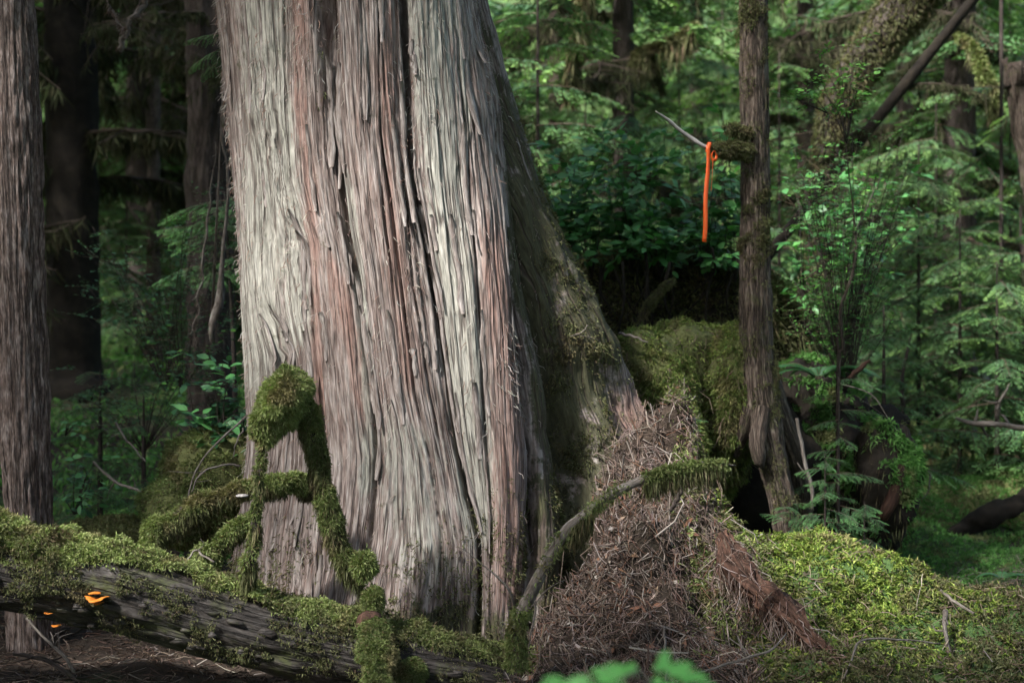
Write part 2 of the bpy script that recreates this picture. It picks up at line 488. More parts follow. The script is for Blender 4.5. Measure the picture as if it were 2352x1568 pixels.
def moss_obj(parent, pts, nr, L, W, pal, name="moss", spread=.7, droop=0.0, bend=.3, seed=1, label=None, cat=None, kind="stuff", mat=None, clump=None):
    CL = CLUMP if clump is None else clump
    k = rng.integers(0, len(pts), int(len(pts) * MOSS_MULT)) if len(pts) else np.zeros(0, int)
    far = len(pts) and pts[:, 1].mean() > 8.9
    if not far:
        pts = np.vstack([pts, pts[k] + rng.normal(size=(len(k), 3)) * .006]); nr = np.vstack([nr, nr[k]])
        pts = pts + nr * (CL * .9 * (fbm3(pts, 26, seed + 5) - .45) + CL * 1.6 * (sstep(.3, .7, fbm3(pts, 11, seed + 6)) - .5))[:, None]
        L = L * .68; W = W * .62
    elif pts[:, 1].mean() < 12:
        L = L * .7; W = W * .6
    if name == "hanging_moss":
        L = L * .8; W = W * .45
    V, F = blades(pts, nr, L, W, spread, droop, bend)
    c = palette(len(pts), *pal)
    v = fbm3(pts, 6.0, seed)[:, None]; v2 = fbm3(pts, 17.0, seed + 3)[:, None]
    br = sstep(.56, .72, fbm3(pts, 8.0, seed + 8))[:, None] * .7
    c = c * (1 - br) + br * c.mean(1, keepdims=True) * np.array([1.25, .95, .55])
    c = c * (.35 + .9 * v + .5 * v2)
    return obj(name, V, F, mat or M_MOSS, parent, {"col": rep(c)}, smooth=False, kind=kind, label=label, cat=cat)

# ------------------------------------------------------------------ ground
def H(x, y):
    x = np.asarray(x, float); y = np.asarray(y, float)
    h = .04 * np.clip(y - 9, 0, 40)
    h = h + .17 * np.clip(-x - 1.0, 0, 12) * sstep(8.5, 20, y)
    h = h + 16 * sstep(26, 66, y)
    h = h + .15 * sstep(.9, 1.6, x) * sstep(11, 8, y) * sstep(0, 4, y)
    h = h + .40 * np.exp(-(np.abs(x - 1.50) / .62) ** 2.2 - (np.abs(y - 7.42) / .62) ** 2.4)
    h = h + .14 * np.exp(-((x - 2.5) / .6) ** 2 - ((y - 7.0) / .5) ** 2)
    h = h - .45 * np.exp(-((x - 2.05) / .5) ** 2 - ((y - 8.75) / .45) ** 2)
    ml = np.clip((7.6 - y) / 1.4, -.2, 1.2)
    m = np.exp(-np.abs((x - .72 + .10 * ml + .12 * (fbm2(x * 2.5 + 9, y * 2.5, 33) - .5)) / (.37 + .28 * ml)) ** 2.4)
    h = h + (.98 + 1.0 * (fbm2(x * 3.1, y * 3.1, 29) - .5) + .6 * (fbm2(x * 8, y * 8, 28) - .5)) * m * np.clip((y - 5.85) / 1.65, 0, 1) ** 1.1 * sstep(8.35, 7.75, y)
    h = h - .12 * np.exp(-((x - .85) / .16) ** 2 - ((y - 6.75) / .2) ** 2)
    n = (fbm2(x * .55, y * .55, 21) - .5) * .5 * sstep(8, 12, np.abs(y) + 0 * x) + (fbm2(x * 2.2, y * 2.2, 25) - .5) * .13 + (fbm2(x * 7, y * 7, 26) - .5) * .14 * sstep(.6, 1.3, x)
    return h + n

def spaced(lo, hi, c, n, k):
    t = np.linspace(-1, 1, n)
    s = np.sinh(k * t) / np.sinh(k)
    return np.where(s < 0, c + s * (c - lo), c + s * (hi - c))

gx = spaced(-160, 160, .4, 240, 5.6); gy = spaced(-120, 220, 7.2, 240, 5.6)
GX, GY = np.meshgrid(gx, gy)
GZ = H(GX, GY)
gV = np.stack([GX, GY, GZ], -1).reshape(-1, 3)
gF = gridfaces(len(gx), len(gy))
mossm = sstep(.42, .62, fbm2(gV[:, 0] * .7, gV[:, 1] * .7, 31)) * .8
mossm = np.maximum(mossm, sstep(.95, 1.3, gV[:, 0]) * sstep(10, 6.5, gV[:, 1]))
mossm = np.maximum(mossm, sstep(14, 24, gV[:, 1]) * .8)
mossm = mossm * (1 - .9 * sstep(1.2, .9, gV[:, 0]) * sstep(-1.6, -1.0, gV[:, 0]) * sstep(9, 8.4, gV[:, 1]))
ground = obj("ground", gV, gF, M_GROUND, None, {"moss": mossm}, kind="structure")

def on_ground(x, y):
    return np.array([x, y, float(H(x, y))])

def ground_pts(x0, x1, y0, y1, n, w=None):
    x = rng.uniform(x0, x1, n); y = rng.uniform(y0, y1, n)
    if w is not None:
        k = rng.random(n) < w(x, y); x = x[k]; y = y[k]
    e = .02; z = H(x, y)
    nr = norm(np.stack([-(H(x + e, y) - z) / e, -(H(x, y + e) - z) / e, np.ones_like(z)], -1))
    return np.stack([x, y, z], -1), nr

def cull(p, nr, x0=-80, x1=2440, y1=1660):
    a, b = pix(p)
    k = (a > x0) & (a < x1) & (b < y1)
    k &= ((nr * (np.array([0, 0, CAMZ]) - p)).sum(1) > -.25 * np.linalg.norm(p, axis=1))
    return p[k], nr[k]

# ------------------------------------------------------------------ the giant cedar
PY = np.r_[np.linspace(-2700, -80, 26)[:-1], np.linspace(-80, 1600, 345), np.linspace(1620, 1760, 6)]
EDGE_Y = [-2700, -400, 0, 200, 400, 600, 800, 900, 1000, 1100, 1300, 1450, 1760]
EDGE_L = [330, 468, 503, 522, 540, 552, 563, 568, 572, 562, 535, 505, 470]
EDGER_Y = [-2700, -400, 0, 100, 200, 300, 400, 500, 600, 700, 780, 900, 1000, 1100, 1200, 1300, 1400, 1760]
EDGE_R = [760, 1050, 1122, 1148, 1176, 1203, 1233, 1272, 1312, 1360, 1392, 1432, 1475, 1550, 1625, 1680, 1720, 1800]
pl_ = np.interp(PY, EDGE_Y, EDGE_L); pr_ = np.interp(PY, EDGER_Y, EDGE_R)
YC = 7.85
b_ = np.interp(PY, [-2700, 0, 700, 1100, 1350, 1760], [.5, .68, .76, .84, .95, 1.15])
NF, NB = 720, 50
uu = np.r_[np.linspace(0, 1, NF), np.linspace(1, 2, NB)[1:-1]]
nu = len(uu)
GROOVES = [  # polyline, core width, core depth, wide width, wide depth
    ([(548, -100), (553, 0), (572, 220), (590, 420), (592, 600), (606, 720), (640, 820), (640, 1000), (600, 1450)], .010, .035, .03, .01),
    ([(648, -100), (652, 250), (664, 420), (700, 560), (712, 750), (725, 900), (742, 1100), (720, 1450)], .009, .05, .05, .012),
    ([(738, -100), (745, 0), (756, 200), (772, 350), (790, 520), (812, 640), (832, 780), (846, 900), (858, 1050), (845, 1180), (800, 1450)], .016, .07, .07, .04),
    ([(862, -100), (872, 0), (880, 300), (905, 520), (925, 700), (950, 900), (985, 1060), (1010, 1250), (1000, 1450)], .006, .03, .03, .006),
    ([(925, -100), (940, 0), (948, 200), (956, 400), (985, 560), (1010, 700), (1030, 850), (1050, 1000), (1076, 1130), (1100, 1250), (1106, 1350), (1100, 1500)], .017, .10, .09, .05),
    ([(1035, -100), (1050, 0), (1068, 250), (1080, 400), (1095, 600), (1105, 800), (1118, 1000), (1130, 1200), (1125, 1450)], .007, .03, .03, .006),
    ([(1090, -100), (1108, 0), (1158, 250), (1195, 480), (1220, 680), (1234, 880), (1244, 1050), (1236, 1250), (1216, 1480)], .03, .09, .10, .10),
    ([(1105, -100), (1128, 0), (1185, 250), (1232, 480), (1275, 680), (1312, 850), (1340, 1050), (1345, 1250), (1330, 1480)], .05, .12, .15, .17),
]
nr_ = len(PY)
U = np.repeat(uu[None], nr_, 0)
Lh = 1.55 * (pr_ - pl_) * K * 7.4          # half girth per row
S = U * Lh[:, None]
ug = []
for (poly, *_r) in GROOVES:
    q = np.array(poly, float)
    gxp = np.interp(PY, q[:, 1], q[:, 0])
    gxp = gxp + np.where(PY < -100, (pl_ + (pr_ - pl_) * (q[0, 0] - np.interp(-100, EDGE_Y, EDGE_L)) / (np.interp(-100, EDGER_Y, EDGE_R) - np.interp(-100, EDGE_Y, EDGE_L))) - q[0, 0], 0)
    r = np.clip((gxp - pl_) / (pr_ - pl_), .005, .995)
    ug.append(np.arccos(1 - 2 * r) / np.pi)
ug = np.array(ug)
fk = np.r_[0, ug.mean(1) * 2.5, 2.5, 5.0]
FLOW = np.zeros_like(U)
for j in range(nr_):
    xs = np.r_[0, np.maximum.accumulate(ug[:, j]), 1.0, 2.0]
    FLOW[j] = np.interp(uu, xs, fk)
ZV = -(PY - 784)[:, None] * K * 7.2 + np.zeros_like(U)
disp = np.zeros_like(U)
PX0 = pl_[:, None] + (pr_ - pl_)[:, None] * (1 - np.cos(np.pi * U)) / 2
cut = 0.0
for g, (poly, w1, d1, w2, d2) in enumerate(GROOVES):
    ds = S - (ug[g] * Lh)[:, None] + .012 * (n2(ZV * 3, g * 7.0, 77) - .5) + .02 * (n2(ZV * 1.1, g * 3.0, 78) - .5)
    ww = w1 * (.5 + 1.0 * n2(ZV * 1.7, g * 5.0, 79))
    dd = np.exp(-np.abs(ds / ww) ** 2.5)
    amp = d1 * (.6 + .7 * n2(ZV * 2.3, g * 9.0, 80))
    if g == 2:
        amp = amp * (1 + .8 * sstep(300, 0, PY)[:, None]); dd = np.maximum(dd, np.exp(-np.abs(ds / .05) ** 4) * sstep(330, 150, PY)[:, None])
    if g >= 6:
        amp = amp * (.15 + .85 * sstep(-50, 600, PY))[:, None]
    disp -= amp * dd + d2 * np.exp(-(ds / w2) ** 2) * ((.25 + .75 * sstep(100, 800, PY))[:, None] if g >= 6 else 1)
    cut = np.maximum(cut, dd)
wf = FLOW + .035 * (n2(FLOW * 4, ZV * 1.1, 41) - .5) + .016 * (n2(FLOW * 11, ZV * 3.0, 42) - .5)
k1 = n2(wf * 19, ZV * .5, 43) - .5
k2 = n2(wf * 36, ZV * 1.1, 44) - .5
k3 = n2(wf * 75, ZV * 3.2, 45) - .5
plate = np.floor(n2(wf * 13, ZV * 1.25 + .2, 46) * 4 + .8 * n2(wf * 30, ZV * 4, 47)) / 4
shred = np.exp(-((PX0 - np.interp(PY, [0, 300, 450, 700], [605, 625, 650, 660])[:, None]) / 32) ** 2) * (sstep(40, 160, PY) * sstep(760, 600, PY))[:, None]
rough_z = .55 + .55 * sstep(.35, .7, n2(FLOW * 2.2, ZV * .8, 48))
disp += .045 * (n2(FLOW * 3.2, ZV * .6, 49) - .5)
disp += .09 * sstep(1200, 1300, PX0) * np.where(U <= 1, 1, 0) * (fbm2(FLOW * 10, ZV * 4, 59) - .5)
disp -= .013 * np.exp(-(k1 / .085) ** 4) * rough_z
disp -= .006 * np.exp(-(k2 / .12) ** 4) * (.3 + rough_z)
disp -= .003 * np.exp(-(k3 / .25) ** 2)
disp += .03 * shred * (np.floor(n2(wf * 34, ZV * 9, 55) * 4) / 4 - .5)
disp += .014 * plate
disp += .003 * (n2(wf * 120, ZV * 8, 50) - .5) + .004 * (n2(wf * 40, ZV * 14, 51) - .5)
# wrinkled bark near the foot
wr = sstep(1080, 1350, PY)[:, None]
disp += wr * .035 * (fbm2(FLOW * 16, ZV * 5 + FLOW * 6, 52) - .5)
# the bare ridge of the right-hand root
rq = np.array([(1190, 200), (1262, 420), (1322, 620), (1368, 760), (1412, 880), (1458, 1000), (1520, 1120), (1580, 1260), (1620, 1400)], float)
rx = np.interp(PY, rq[:, 1], rq[:, 0]); ru = np.arccos(1 - 2 * np.clip((rx - pl_) / (pr_ - pl_), .005, .995)) / np.pi
rd = (U - ru[:, None]) * Lh[:, None]
disp += np.where(U <= 1, 1, 0) * (.10 * np.exp(-np.abs(rd / .13) ** 2.2)) * sstep(450, 900, PY)[:, None] * (.85 + .3 * n2(FLOW * 5, ZV * 2.5, 54))
# torn scar low on the left
ds = (U - np.interp(PY, [600, 700, 800, 900], [.17, .165, .20, .2])[:, None]) * Lh[:, None]
disp -= .07 * np.exp(-np.abs(ds / .06) ** 3) * (sstep(690, 760, PY) * sstep(930, 860, PY))[:, None] * (.5 + n2(wf * 40, ZV * 5, 53))
PX = pl_[:, None] + (pr_ - pl_)[:, None] * np.where(U <= 1, (1 - np.cos(np.pi * U)) / 2, (1 - np.cos(np.pi * U)) / 2)
DEP = YC - b_[:, None] * np.sin(np.pi * U)
# the right-hand buttress stands a little back
DEP = DEP + .25 * sstep(1230, 1420, PX) * np.where(U <= 1, 1, 0)
X = (PX - 1176) * K * DEP; Z = CAMZ - (PY[:, None] - 784) * K * DEP
nx_ = -np.cos(np.pi * U); ny_ = -np.sin(np.pi * U)
X = X + nx_ * disp; Y = DEP + ny_ * disp
cV = np.stack([X, Y, Z], -1).reshape(-1, 3)
cF = gridfaces(nu, nr_, True)[:, ::-1]
flow = np.stack([FLOW, ZV, disp], -1).reshape(-1, 3)

def band(pts, w):
    q = np.array(pts, float)
    c = np.interp(PY, q[:, 1], q[:, 0]); on = sstep(q[0, 1] - 60, q[0, 1] + 60, PY) * sstep(q[-1, 1] + 60, q[-1, 1] - 60, PY)
    return np.exp(-((PX - c[:, None]) / w) ** 2) * on[:, None] * np.where(U <= 1, 1, 0)
lich = np.maximum.reduce([band([(600, -200), (610, 300), (600, 600), (575, 900)], 55), band([(640, 200), (665, 500), (680, 800)], 32),
                          band([(790, 400), (815, 600), (835, 800), (850, 960), (835, 1130)], 16),
                          band([(985, -200), (1000, 200), (1030, 500), (1065, 800), (1085, 1000), (1100, 1250)], 42) * 1.25,
                          band([(1040, -100), (1060, 120), (1075, 330)], 16)])
lich = np.maximum(lich, .55 * band([(900, 950), (950, 1150), (1000, 1350)], 90))
red = np.maximum.reduce([band([(690, -100), (690, 250), (715, 420), (722, 800), (735, 1000)], 15), band([(770, 600), (830, 900), (870, 1000)], 18),
                         band([(1150, 500), (1165, 800), (1175, 1400)], 55) * .7, band([(890, 0), (900, 500), (940, 900)], 28) * .6,
                         band([(1430, 900), (1480, 1050), (1540, 1300)], 50)])
gl = np.interp(PY, [-400, 0, 250, 480, 680, 880, 1050, 1500], [1080, 1112, 1160, 1197, 1222, 1236, 1246, 1225])[:, None]
moss_shade = np.maximum(sstep(gl - 8, gl + 45, PX) * np.where(U <= 1, 1, .7), .85 * sstep(1330, 1480, PY)[:, None] * np.ones_like(PX))  # moss mask that also paints the right flank's shade
moss_shade = moss_shade * (.55 + .45 * sstep(.4, .6, fbm2(FLOW * 9, ZV * 5, 58))) * (1 - .8 * band([(1400, 820), (1440, 950), (1500, 1080), (1560, 1250)], 45))
lich = lich * (1 - sstep(1180, 1240, PX))
BASE = on_ground(-.15, 7.85)
cedar = thing("cedar_tree", BASE, "giant old cedar with shaggy grey-red bark, its trunk filling the middle", "tree")
trunk = obj("trunk", cV, cF, M_CEDAR, cedar, {"flow": flow, "lichen": lich.ravel(), "red": red.ravel(), "moss": moss_shade.ravel()}, smooth=False)

# outward normal of the undisplaced trunk, for strips
def trunk_at(px, py):
    j = int(np.clip(np.searchsorted(PY, py), 1, nr_ - 1))
    r = np.clip((px - pl_[j]) / (pr_[j] - pl_[j]), .004, .996)
    i = int(np.arccos(1 - 2 * r) / np.pi * (NF - 1))
    p = cV[j * nu + i]
    n = np.array([nx_[j, i], ny_[j, i], 0])
    return p, n, j, i

def flow_path(px, py, length_px, n=7):
    """follow the grain downward from px,py"""
    p, nn, j, i = trunk_at(px, py)
    f = FLOW[j, i]
    pts = []; nrm = []
    for t in np.linspace(0, 1, n):
        jj = int(np.clip(np.searchsorted(PY, py + t * length_px), 1, nr_ - 1))
        ii = int(np.clip(np.searchsorted(FLOW[jj, :NF], f), 1, NF - 2))
        a = slice(max(ii - 4, 0), ii + 5)
        dm = np.max(disp[jj, a])
        q = cV[jj * nu + ii].copy(); k = np.array([nx_[jj, ii], ny_[jj, ii], 0])
        q += k * (dm - disp[jj, ii])
        pts.append(q); nrm.append(k)
    return np.array(pts), np.array(nrm)

def bark_strip(px, py, length_px, w, lift0, lift1, twist=0.0, mat=None):
    """a loose ribbon of bark: lift0 at its top end, lift1 at its foot"""
    p, n = flow_path(px, py, length_px, 8)
    m = len(p); t = np.linspace(0, 1, m)
    off = .001 + lift0 * np.clip(1 - t / .35, 0, 1) ** 2 + lift1 * np.clip((t - .5) / .5, 0, 1) ** 2
    T = norm(np.gradient(p, axis=0)); sd = norm(np.cross(T, n))
    p = p + n * off[:, None] + sd * (twist * (t - .5) ** 2 + .006 * (rng.random(m) - .5))[:, None]
    ww = w * np.clip(.35 + 1.3 * np.sin(np.pi * np.clip(t * .9 + .05, 0, 1)), .15, 1) * rng.uniform(.55, 1.2, m)
    th = .004
    l = p + sd * ww[:, None] / 2; r = p - sd * ww[:, None] / 2; c = p + n * (th * .3 + w * .05)
    l = l - n * .003; r = r - n * .003; lb = l - n * th; rb = r - n * th
    V = np.stack([l, c, r, rb, lb], 1).reshape(-1, 3)
    F = gridfaces(5, m, True)
    cap = np.array([[0, 1, 2, 3], [0, 2, 3, 4]]); cap = np.vstack([cap[:1], [[0, 2, 3, 4]]])
    e = (m - 1) * 5
    F = np.vstack([F, [[0, 1, 2, 4]], [[e + 2, e + 1, e, e + 4]]])
    s = np.linspace(0, length_px * K * 7.2, m)
    fl = np.stack([np.repeat(np.array([[0, .5, 1, 1, 0]]) * w, m, 0) + rng.random() * 9, np.repeat(s[:, None], 5, 1) + rng.random() * 9, np.zeros((m, 5))], -1).reshape(-1, 3)
    return obj("bark_strip", V, F, mat or M_STRIP, cedar, {"flow": fl}, smooth=False)

HERO = [(520, 60, 170, .03, .0, .05), (560, -40, 300, .035, 0, .02), (668, 480, 230, .05, .035, 0), (690, 530, 170, .035, .05, 0),
        (742, 120, 260, .045, .02, .03), (760, 230, 200, .03, .0, .03), (925, 180, 330, .035, .01, .05), (905, 260, 260, .03, 0, .04),
        (940, 380, 420, .022, .0, .01), (965, 380, 330, .02, .0, .02), (812, 620, 330, .035, .02, .01), (822, 700, 220, .03, .03, 0), (846, 760, 220, .025, .0, .03),
        (1070, 60, 250, .05, 0, .03), (1062, 280, 260, .04, .02, .0), (1090, 480, 90, .02, 0, .02), (1080, -60, 200, .06, .0, .04),
        (615, 700, 150, .03, .0, .05), (640, 720, 130, .03, .03, .03), (655, 760, 110, .035, .02, .05), (600, 720, 120, .025, .02, .02),
        (870, -60, 160, .03, 0, .05), (985, 560, 380, .022, .0, .012), (1000, 650, 450, .02, .0, .01), (1045, 900, 320, .025, .0, .012),
        (850, 850, 250, .03, 0, .02), (700, 1000, 250, .03, 0, .02), (1150, 300, 220, .04, .01, .02), (1130, 180, 200, .04, .01, .02)]
for h in HERO:
    bark_strip(*h, twist=rng.normal() * .02)
for i in range(46):
    py = rng.uniform(-90, 1300); j = int(np.searchsorted(PY, py))
    px = rng.uniform(pl_[j] + 3, 1215 if rng.random() < .9 else min(1300, pr_[j]))
    if 840 < px < 1080 and py > 1100 and rng.random() < .7: continue
    ln = rng.uniform(50, 300) if rng.random() < .7 else rng.uniform(30, 90)
    bark_strip(px, py, ln, rng.uniform(.012, .045), rng.uniform(0, .010) * (rng.random() < .4), rng.uniform(0, .018) * (rng.random() < .6), rng.normal() * .02)
# frayed bark fibres standing off the trunk
pts, nr = sample(cV, cF, 4200, lambda p, n: (pix(p)[0] < 1240) * (p[:, 1] < 7.9) * (p[:, 2] < 4.2) * (p[:, 2] > .2) * (.08 + sstep(.55, .75, fbm3(p * np.array([6, 6, 1.4]), 1, 5))))
d = norm(np.array([0, 0, -1.0]) + .45 * nr + .35 * rng.normal(size=pts.shape)) * rng.uniform(.012, .06, (len(pts), 1))
fV, fF = rods(pts - nr * .003, pts + d, rng.uniform(.0008, .0022, len(pts)), .15)
fc = palette(len(pts), [(.30, .25, .22), (.22, .14, .11), (.40, .38, .33)], [4, 3, 2])
obj("bark_fibres", fV, fF, M_TWIG, cedar, {"col": rep(fc, 9)}, kind="stuff")
# moss on the shaded buttress and round the foot
def cw(p, n):
    a, b = pix(p)
    nz = sstep(.42, .6, fbm3(p, 5, 8))
    ga = np.interp(b, [-400, 0, 250, 480, 680, 880, 1050, 1500], [1080, 1112, 1160, 1197, 1222, 1236, 1246, 1225])
    m = sstep(ga + 5, ga + 60, a) * (.2 + .8 * sstep(60, 350, b)) * (.15 + .85 * nz)
    bare = np.exp(-((a - np.interp(b, [820, 950, 1080, 1250], [1395, 1440, 1500, 1560])) / 38) ** 2) * sstep(760, 900, b)
    m = m * (1 - .85 * bare)
    m = np.maximum(m, .5 * sstep(1150, 1420, b) * nz)
    m = np.maximum(m, .6 * nz * np.exp(-((a - 1170) / 60) ** 2) * sstep(1080, 1200, b))
    m = np.maximum(m, .35 * sstep(.62, .7, fbm3(p, 14, 9)) * (a < 1200) * np.exp(-((a - 745) / 22) ** 2) * (b < 330))
    return m * (p[:, 1] < 8.6) * (b < 1640) * (b > -60)
pts, nr = sample(cV, cF, 60000, cw)
moss_obj(cedar, pts, nr, .026, .008, MOSS_DULL, spread=.6, droop=.35, seed=3, clump=.018)

# ------------------------------------------------------------------ small builders
def lump(c, r, seed, amp=.12, fr=2.5, nu_=56, nv_=34, flat=1.0):
    """uneven closed lump; flat>1 squares it off towards a stump"""
    a = np.linspace(0, 2 * np.pi, nu_, endpoint=False); b = np.linspace(-np.pi / 2, np.pi / 2, nv_)
    A, B = np.meshgrid(a, b)
    e = 1.0 / flat
    sg = lambda v: np.sign(v) * np.abs(v) ** e
    d = np.stack([sg(np.cos(B)) * np.cos(A), sg(np.cos(B)) * np.sin(A), sg(np.sin(B))], -1).reshape(-1, 3)
    V = d * np.array(r)
    V = V * (1 + amp * 2 * (fbm3(V + 31.7 * seed, fr, seed, 4) - .5))[:, None] + np.array(c)
    F = gridfaces(nu_, nv_, True)
    fl = np.stack([A * max(r), B * max(r), 0 * A], -1).reshape(-1, 3)
    return V, F, fl

def branch(name, pts, rad, mat, label, cat="branch", seg=10, n=30, amp=.004, group=None, seed=3, parent=None, wob=.0):
    V, F, fl = tube(pts, rad, n, seg, amp, 18, seed, wob=wob)
    return obj(name, V, F, mat, parent, {"flow": fl}, label=label, cat=cat, group=group), V, F

def stick_thing(name, pts, rad, label, mat=None, cat="stick", **kw):
    """a one-piece stick with side spurs"""
    V, F, fl = tube(pts, rad, kw.get("n", 22), 6, .002, 25, int(rng.integers(1, 99)), wob=kw.get("wob", .01))
    F = tris(F)
    for k in range(kw.get("spurs", 2)):
        R = resample(np.c_[pts, rad], 12); i = int(rng.integers(3, 10))
        q = R[i, :3]; d = norm(rng.normal(size=3) + np.array([0, -.2, .3])) * rng.uniform(.04, .14)
        v, f, g = tube([q, q + d * .5 + rng.normal(size=3) * .01, q + d], [R[i, 3] * .5, R[i, 3] * .4, R[i, 3] * .15], 5, 4, 0)
        F = np.vstack([F, tris(f) + len(V)]); V = np.vstack([V, v]); fl = np.vstack([fl, g])
    return obj(name, V, F, mat or M_STICK, None, {"flow": fl}, label=label, cat=cat)

def facing(p, n):
    return ((n * (np.array([0, 0, CAMZ]) - p)).sum(1) > -.3)

# ------------------------------------------------------------------ fallen mossy log
LA = Ps([(-420, 1205, 6.25), (-150, 1255, 6.3), (0, 1296, 6.32), (250, 1352, 6.35), (560, 1438, 6.38), (870, 1512, 6.4), (1150, 1562, 6.42), (1420, 1612, 6.45), (1700, 1700, 6.5)])
LR = [.205, .20, .198, .192, .185, .172, .15, .14, .12]
lV, lF, lfl = tube(LA, LR, 230, 110, .022, 3.5, 61, furrow=.014, ffreq=8, flen=2.6)
log = thing("fallen_log", LA[2], "long fallen log with black bark and a thick coat of green moss", "log")
obj("log_body", lV, lF, M_LOGBARK, log, {"flow": lfl}, smooth=False)
R = resample(np.c_[LA, LR], 300); lT, lN, lB = frames(R[:, :3])
# loose plates of bark on the log's flank
for i in range(44):
    k = int(rng.integers(40, 215)); a = rng.uniform(-1.15, .35)
    u3 = np.array([0, 0, 1.0]); u3 = norm(u3 - lT[k] * np.dot(u3, lT[k])); f3 = np.cross(lT[k], u3); f3 = f3 if f3[1] < 0 else -f3
    n = f3 * math.cos(a) + u3 * math.sin(a); sd = np.cross(n, lT[k])
    c = R[k, :3] + n * (R[k, 3] + rng.uniform(-.008, .004))
    w, l, th = rng.uniform(.008, .024), rng.uniform(.02, .055), rng.uniform(.001, .004)
    q = []
    for (x, y) in ((-1, -.5), (-.4, -1), (.5, -.9), (1, -.2), (.8, .7), (.1, 1), (-.7, .8)):
        q.append(c + lT[k] * x * l * rng.uniform(.7, 1.1) + sd * y * w * rng.uniform(.7, 1.1))
    q = np.array(q); top = q + n * th; V = np.vstack([q - n * .01, top + (c - q) * .15, (c + n * th * 1.25)[None]])
    F = [[j, (j + 1) % 7, 7 + (j + 1) % 7] for j in range(7)] + [[j, 7 + (j + 1) % 7, 7 + j] for j in range(7)] + [[7 + j, 7 + (j + 1) % 7, 14] for j in range(7)]
    fl = np.stack([V[:, 2], V[:, 0], 0 * V[:, 0]], -1) + rng.random() * 5
    obj("bark_plate", V, np.array(F), M_LOGBARK, log, {"flow": fl}, smooth=False)
def lw(p, n):
    a, b = pix(p)
    top = np.interp(a, [0, 250, 560, 870, 1150, 1420], [1200, 1250, 1338, 1405, 1480, 1560])
    h = b - top                       # px below the crest
    nz = fbm3(p, 3.2, 15); nz2 = fbm3(p, 9, 16)
    reach = np.interp(a, [-200, 0, 150, 300, 420, 560, 700, 900, 1100, 1300], [85, 82, 95, 48, 38, 46, 62, 60, 40, 50])
    m = sstep(1.15, .55, h / (reach * (.35 + 1.3 * nz)))
    m = m * (.35 + .65 * sstep(.36, .5, nz2))
    return m * (n[:, 2] > -.5) * facing(p, n) * (a > -120) * (a < 1500)
pts, nr = sample(lV, lF, 62000, lw)
pts = pts + nr * (.03 * sstep(.45, .7, fbm3(pts, 7, 19)))[:, None]
moss_obj(log, pts, nr, .024, .0075, MOSS_BRIGHT, spread=.75, droop=.1, seed=4, clump=.014)
k = rng.choice(len(pts), 9000, p=None)
moss_obj(log, pts[k] + rng.normal(size=(len(k), 3)) * .005, nr[k], .042, .006, MOSS_DULL, name="moss_fringe", spread=.6, droop=.9, seed=6)
pts, nr = sample(lV, lF, 24000, lambda p, n: (n[:, 2] > -.6) * facing(p, n) * sstep(.46, .6, fbm3(p, 9, 71)) * (pix(p)[0] > -60) * (pix(p)[0] < 1400))
moss_obj(log, pts, nr, .018, .006, MOSS_DULL, name="moss_scrap", spread=.7, droop=.5, seed=7)
# broken stub pointing at the viewer, with its rotten socket
sp = Ps([(858, 1440, 6.22), (862, 1480, 6.12), (866, 1540, 6.02), (868, 1640, 5.95)])
sV, sF, sfl = tube(sp, [.05, .058, .066, .06], 30, 22, .016, 12, 5)
stub = obj("branch_stub", sV, sF, M_MOSSBED, log, {"flow": sfl})
pts, nr = sample(sV, sF, 9000, lambda p, n: facing(p, n) * 1.0)
moss_obj(stub, pts, nr, .022, .008, MOSS_MID, spread=.6, droop=.2, seed=9)
kV, kF, kfl = lump(P(848, 1428, 6.23), (.055, .05, .05), 4, .3, 12, 24, 14)
obj("knot", kV, kF, M_ROT, log, {"flow": kfl})
sV, sF, sfl = lump(P(948, 1548, 6.2), (.055, .05, .045), 8, .25, 12, 24, 14)
bump_ = obj("knot", sV, sF, M_MOSSBED, log, {"flow": sfl})
pts, nr = sample(sV, sF, 3000, lambda p, n: facing(p, n) * 1.0)
moss_obj(bump_, pts, nr, .022, .008, MOSS_MID, seed=10)

# ------------------------------------------------------------------ orange bracket fungi on the log
def fungus(c, s, label, tiers):
    root = thing("bracket_fungus", c, label, "fungus", "orange fungi on the fallen log")
    for (dx, dz, w, dep, up) in tiers:
        a = np.linspace(0, 2 * np.pi, 21)[:-1]; rows = []
        for rr, zz in ((.12, .1), (.5, .32), (.85, .34), (1.0, .12), (.92, -.08), (.5, -.3), (.1, -.5)):
            wave = 1 + .16 * np.sin(a * 3 + dx * 40) + .10 * np.sin(a * 7 + 1)
            rows.append(np.stack([w * rr * np.cos(a) * wave, -dep * .3 + dep * rr * np.sin(a) * wave, .26 * w * zz + up * w * .25 * rr * np.cos(a * 2 + dx * 9)], -1))
        V = np.vstack(rows) * s + np.array(c) + np.array([dx, -.01, dz]) * s
        obj("cap", V, gridfaces(20, 7, True), M_FUNGUS, root)
fungus(P(226, 1372, 6.155), 1.0, "largest orange bracket fungus, tiered, on the log's mossy flank", [(0, 0, .052, .05, .6), (-.012, .022, .026, .03, -.5), (.004, -.02, .024, .03, .4)])
fungus(P(131, 1435, 6.17), 1.0, "small orange button fungus low on the log's underside", [(0, 0, .02, .02, .3), (.012, .004, .011, .014, -.4)])
fungus(P(113, 1407, 6.14), 1.0, "thin orange fungus rim flat against the log, above the button fungus", [(0, 0, .018, .01, .2), (-.01, .003, .009, .008, .2)])

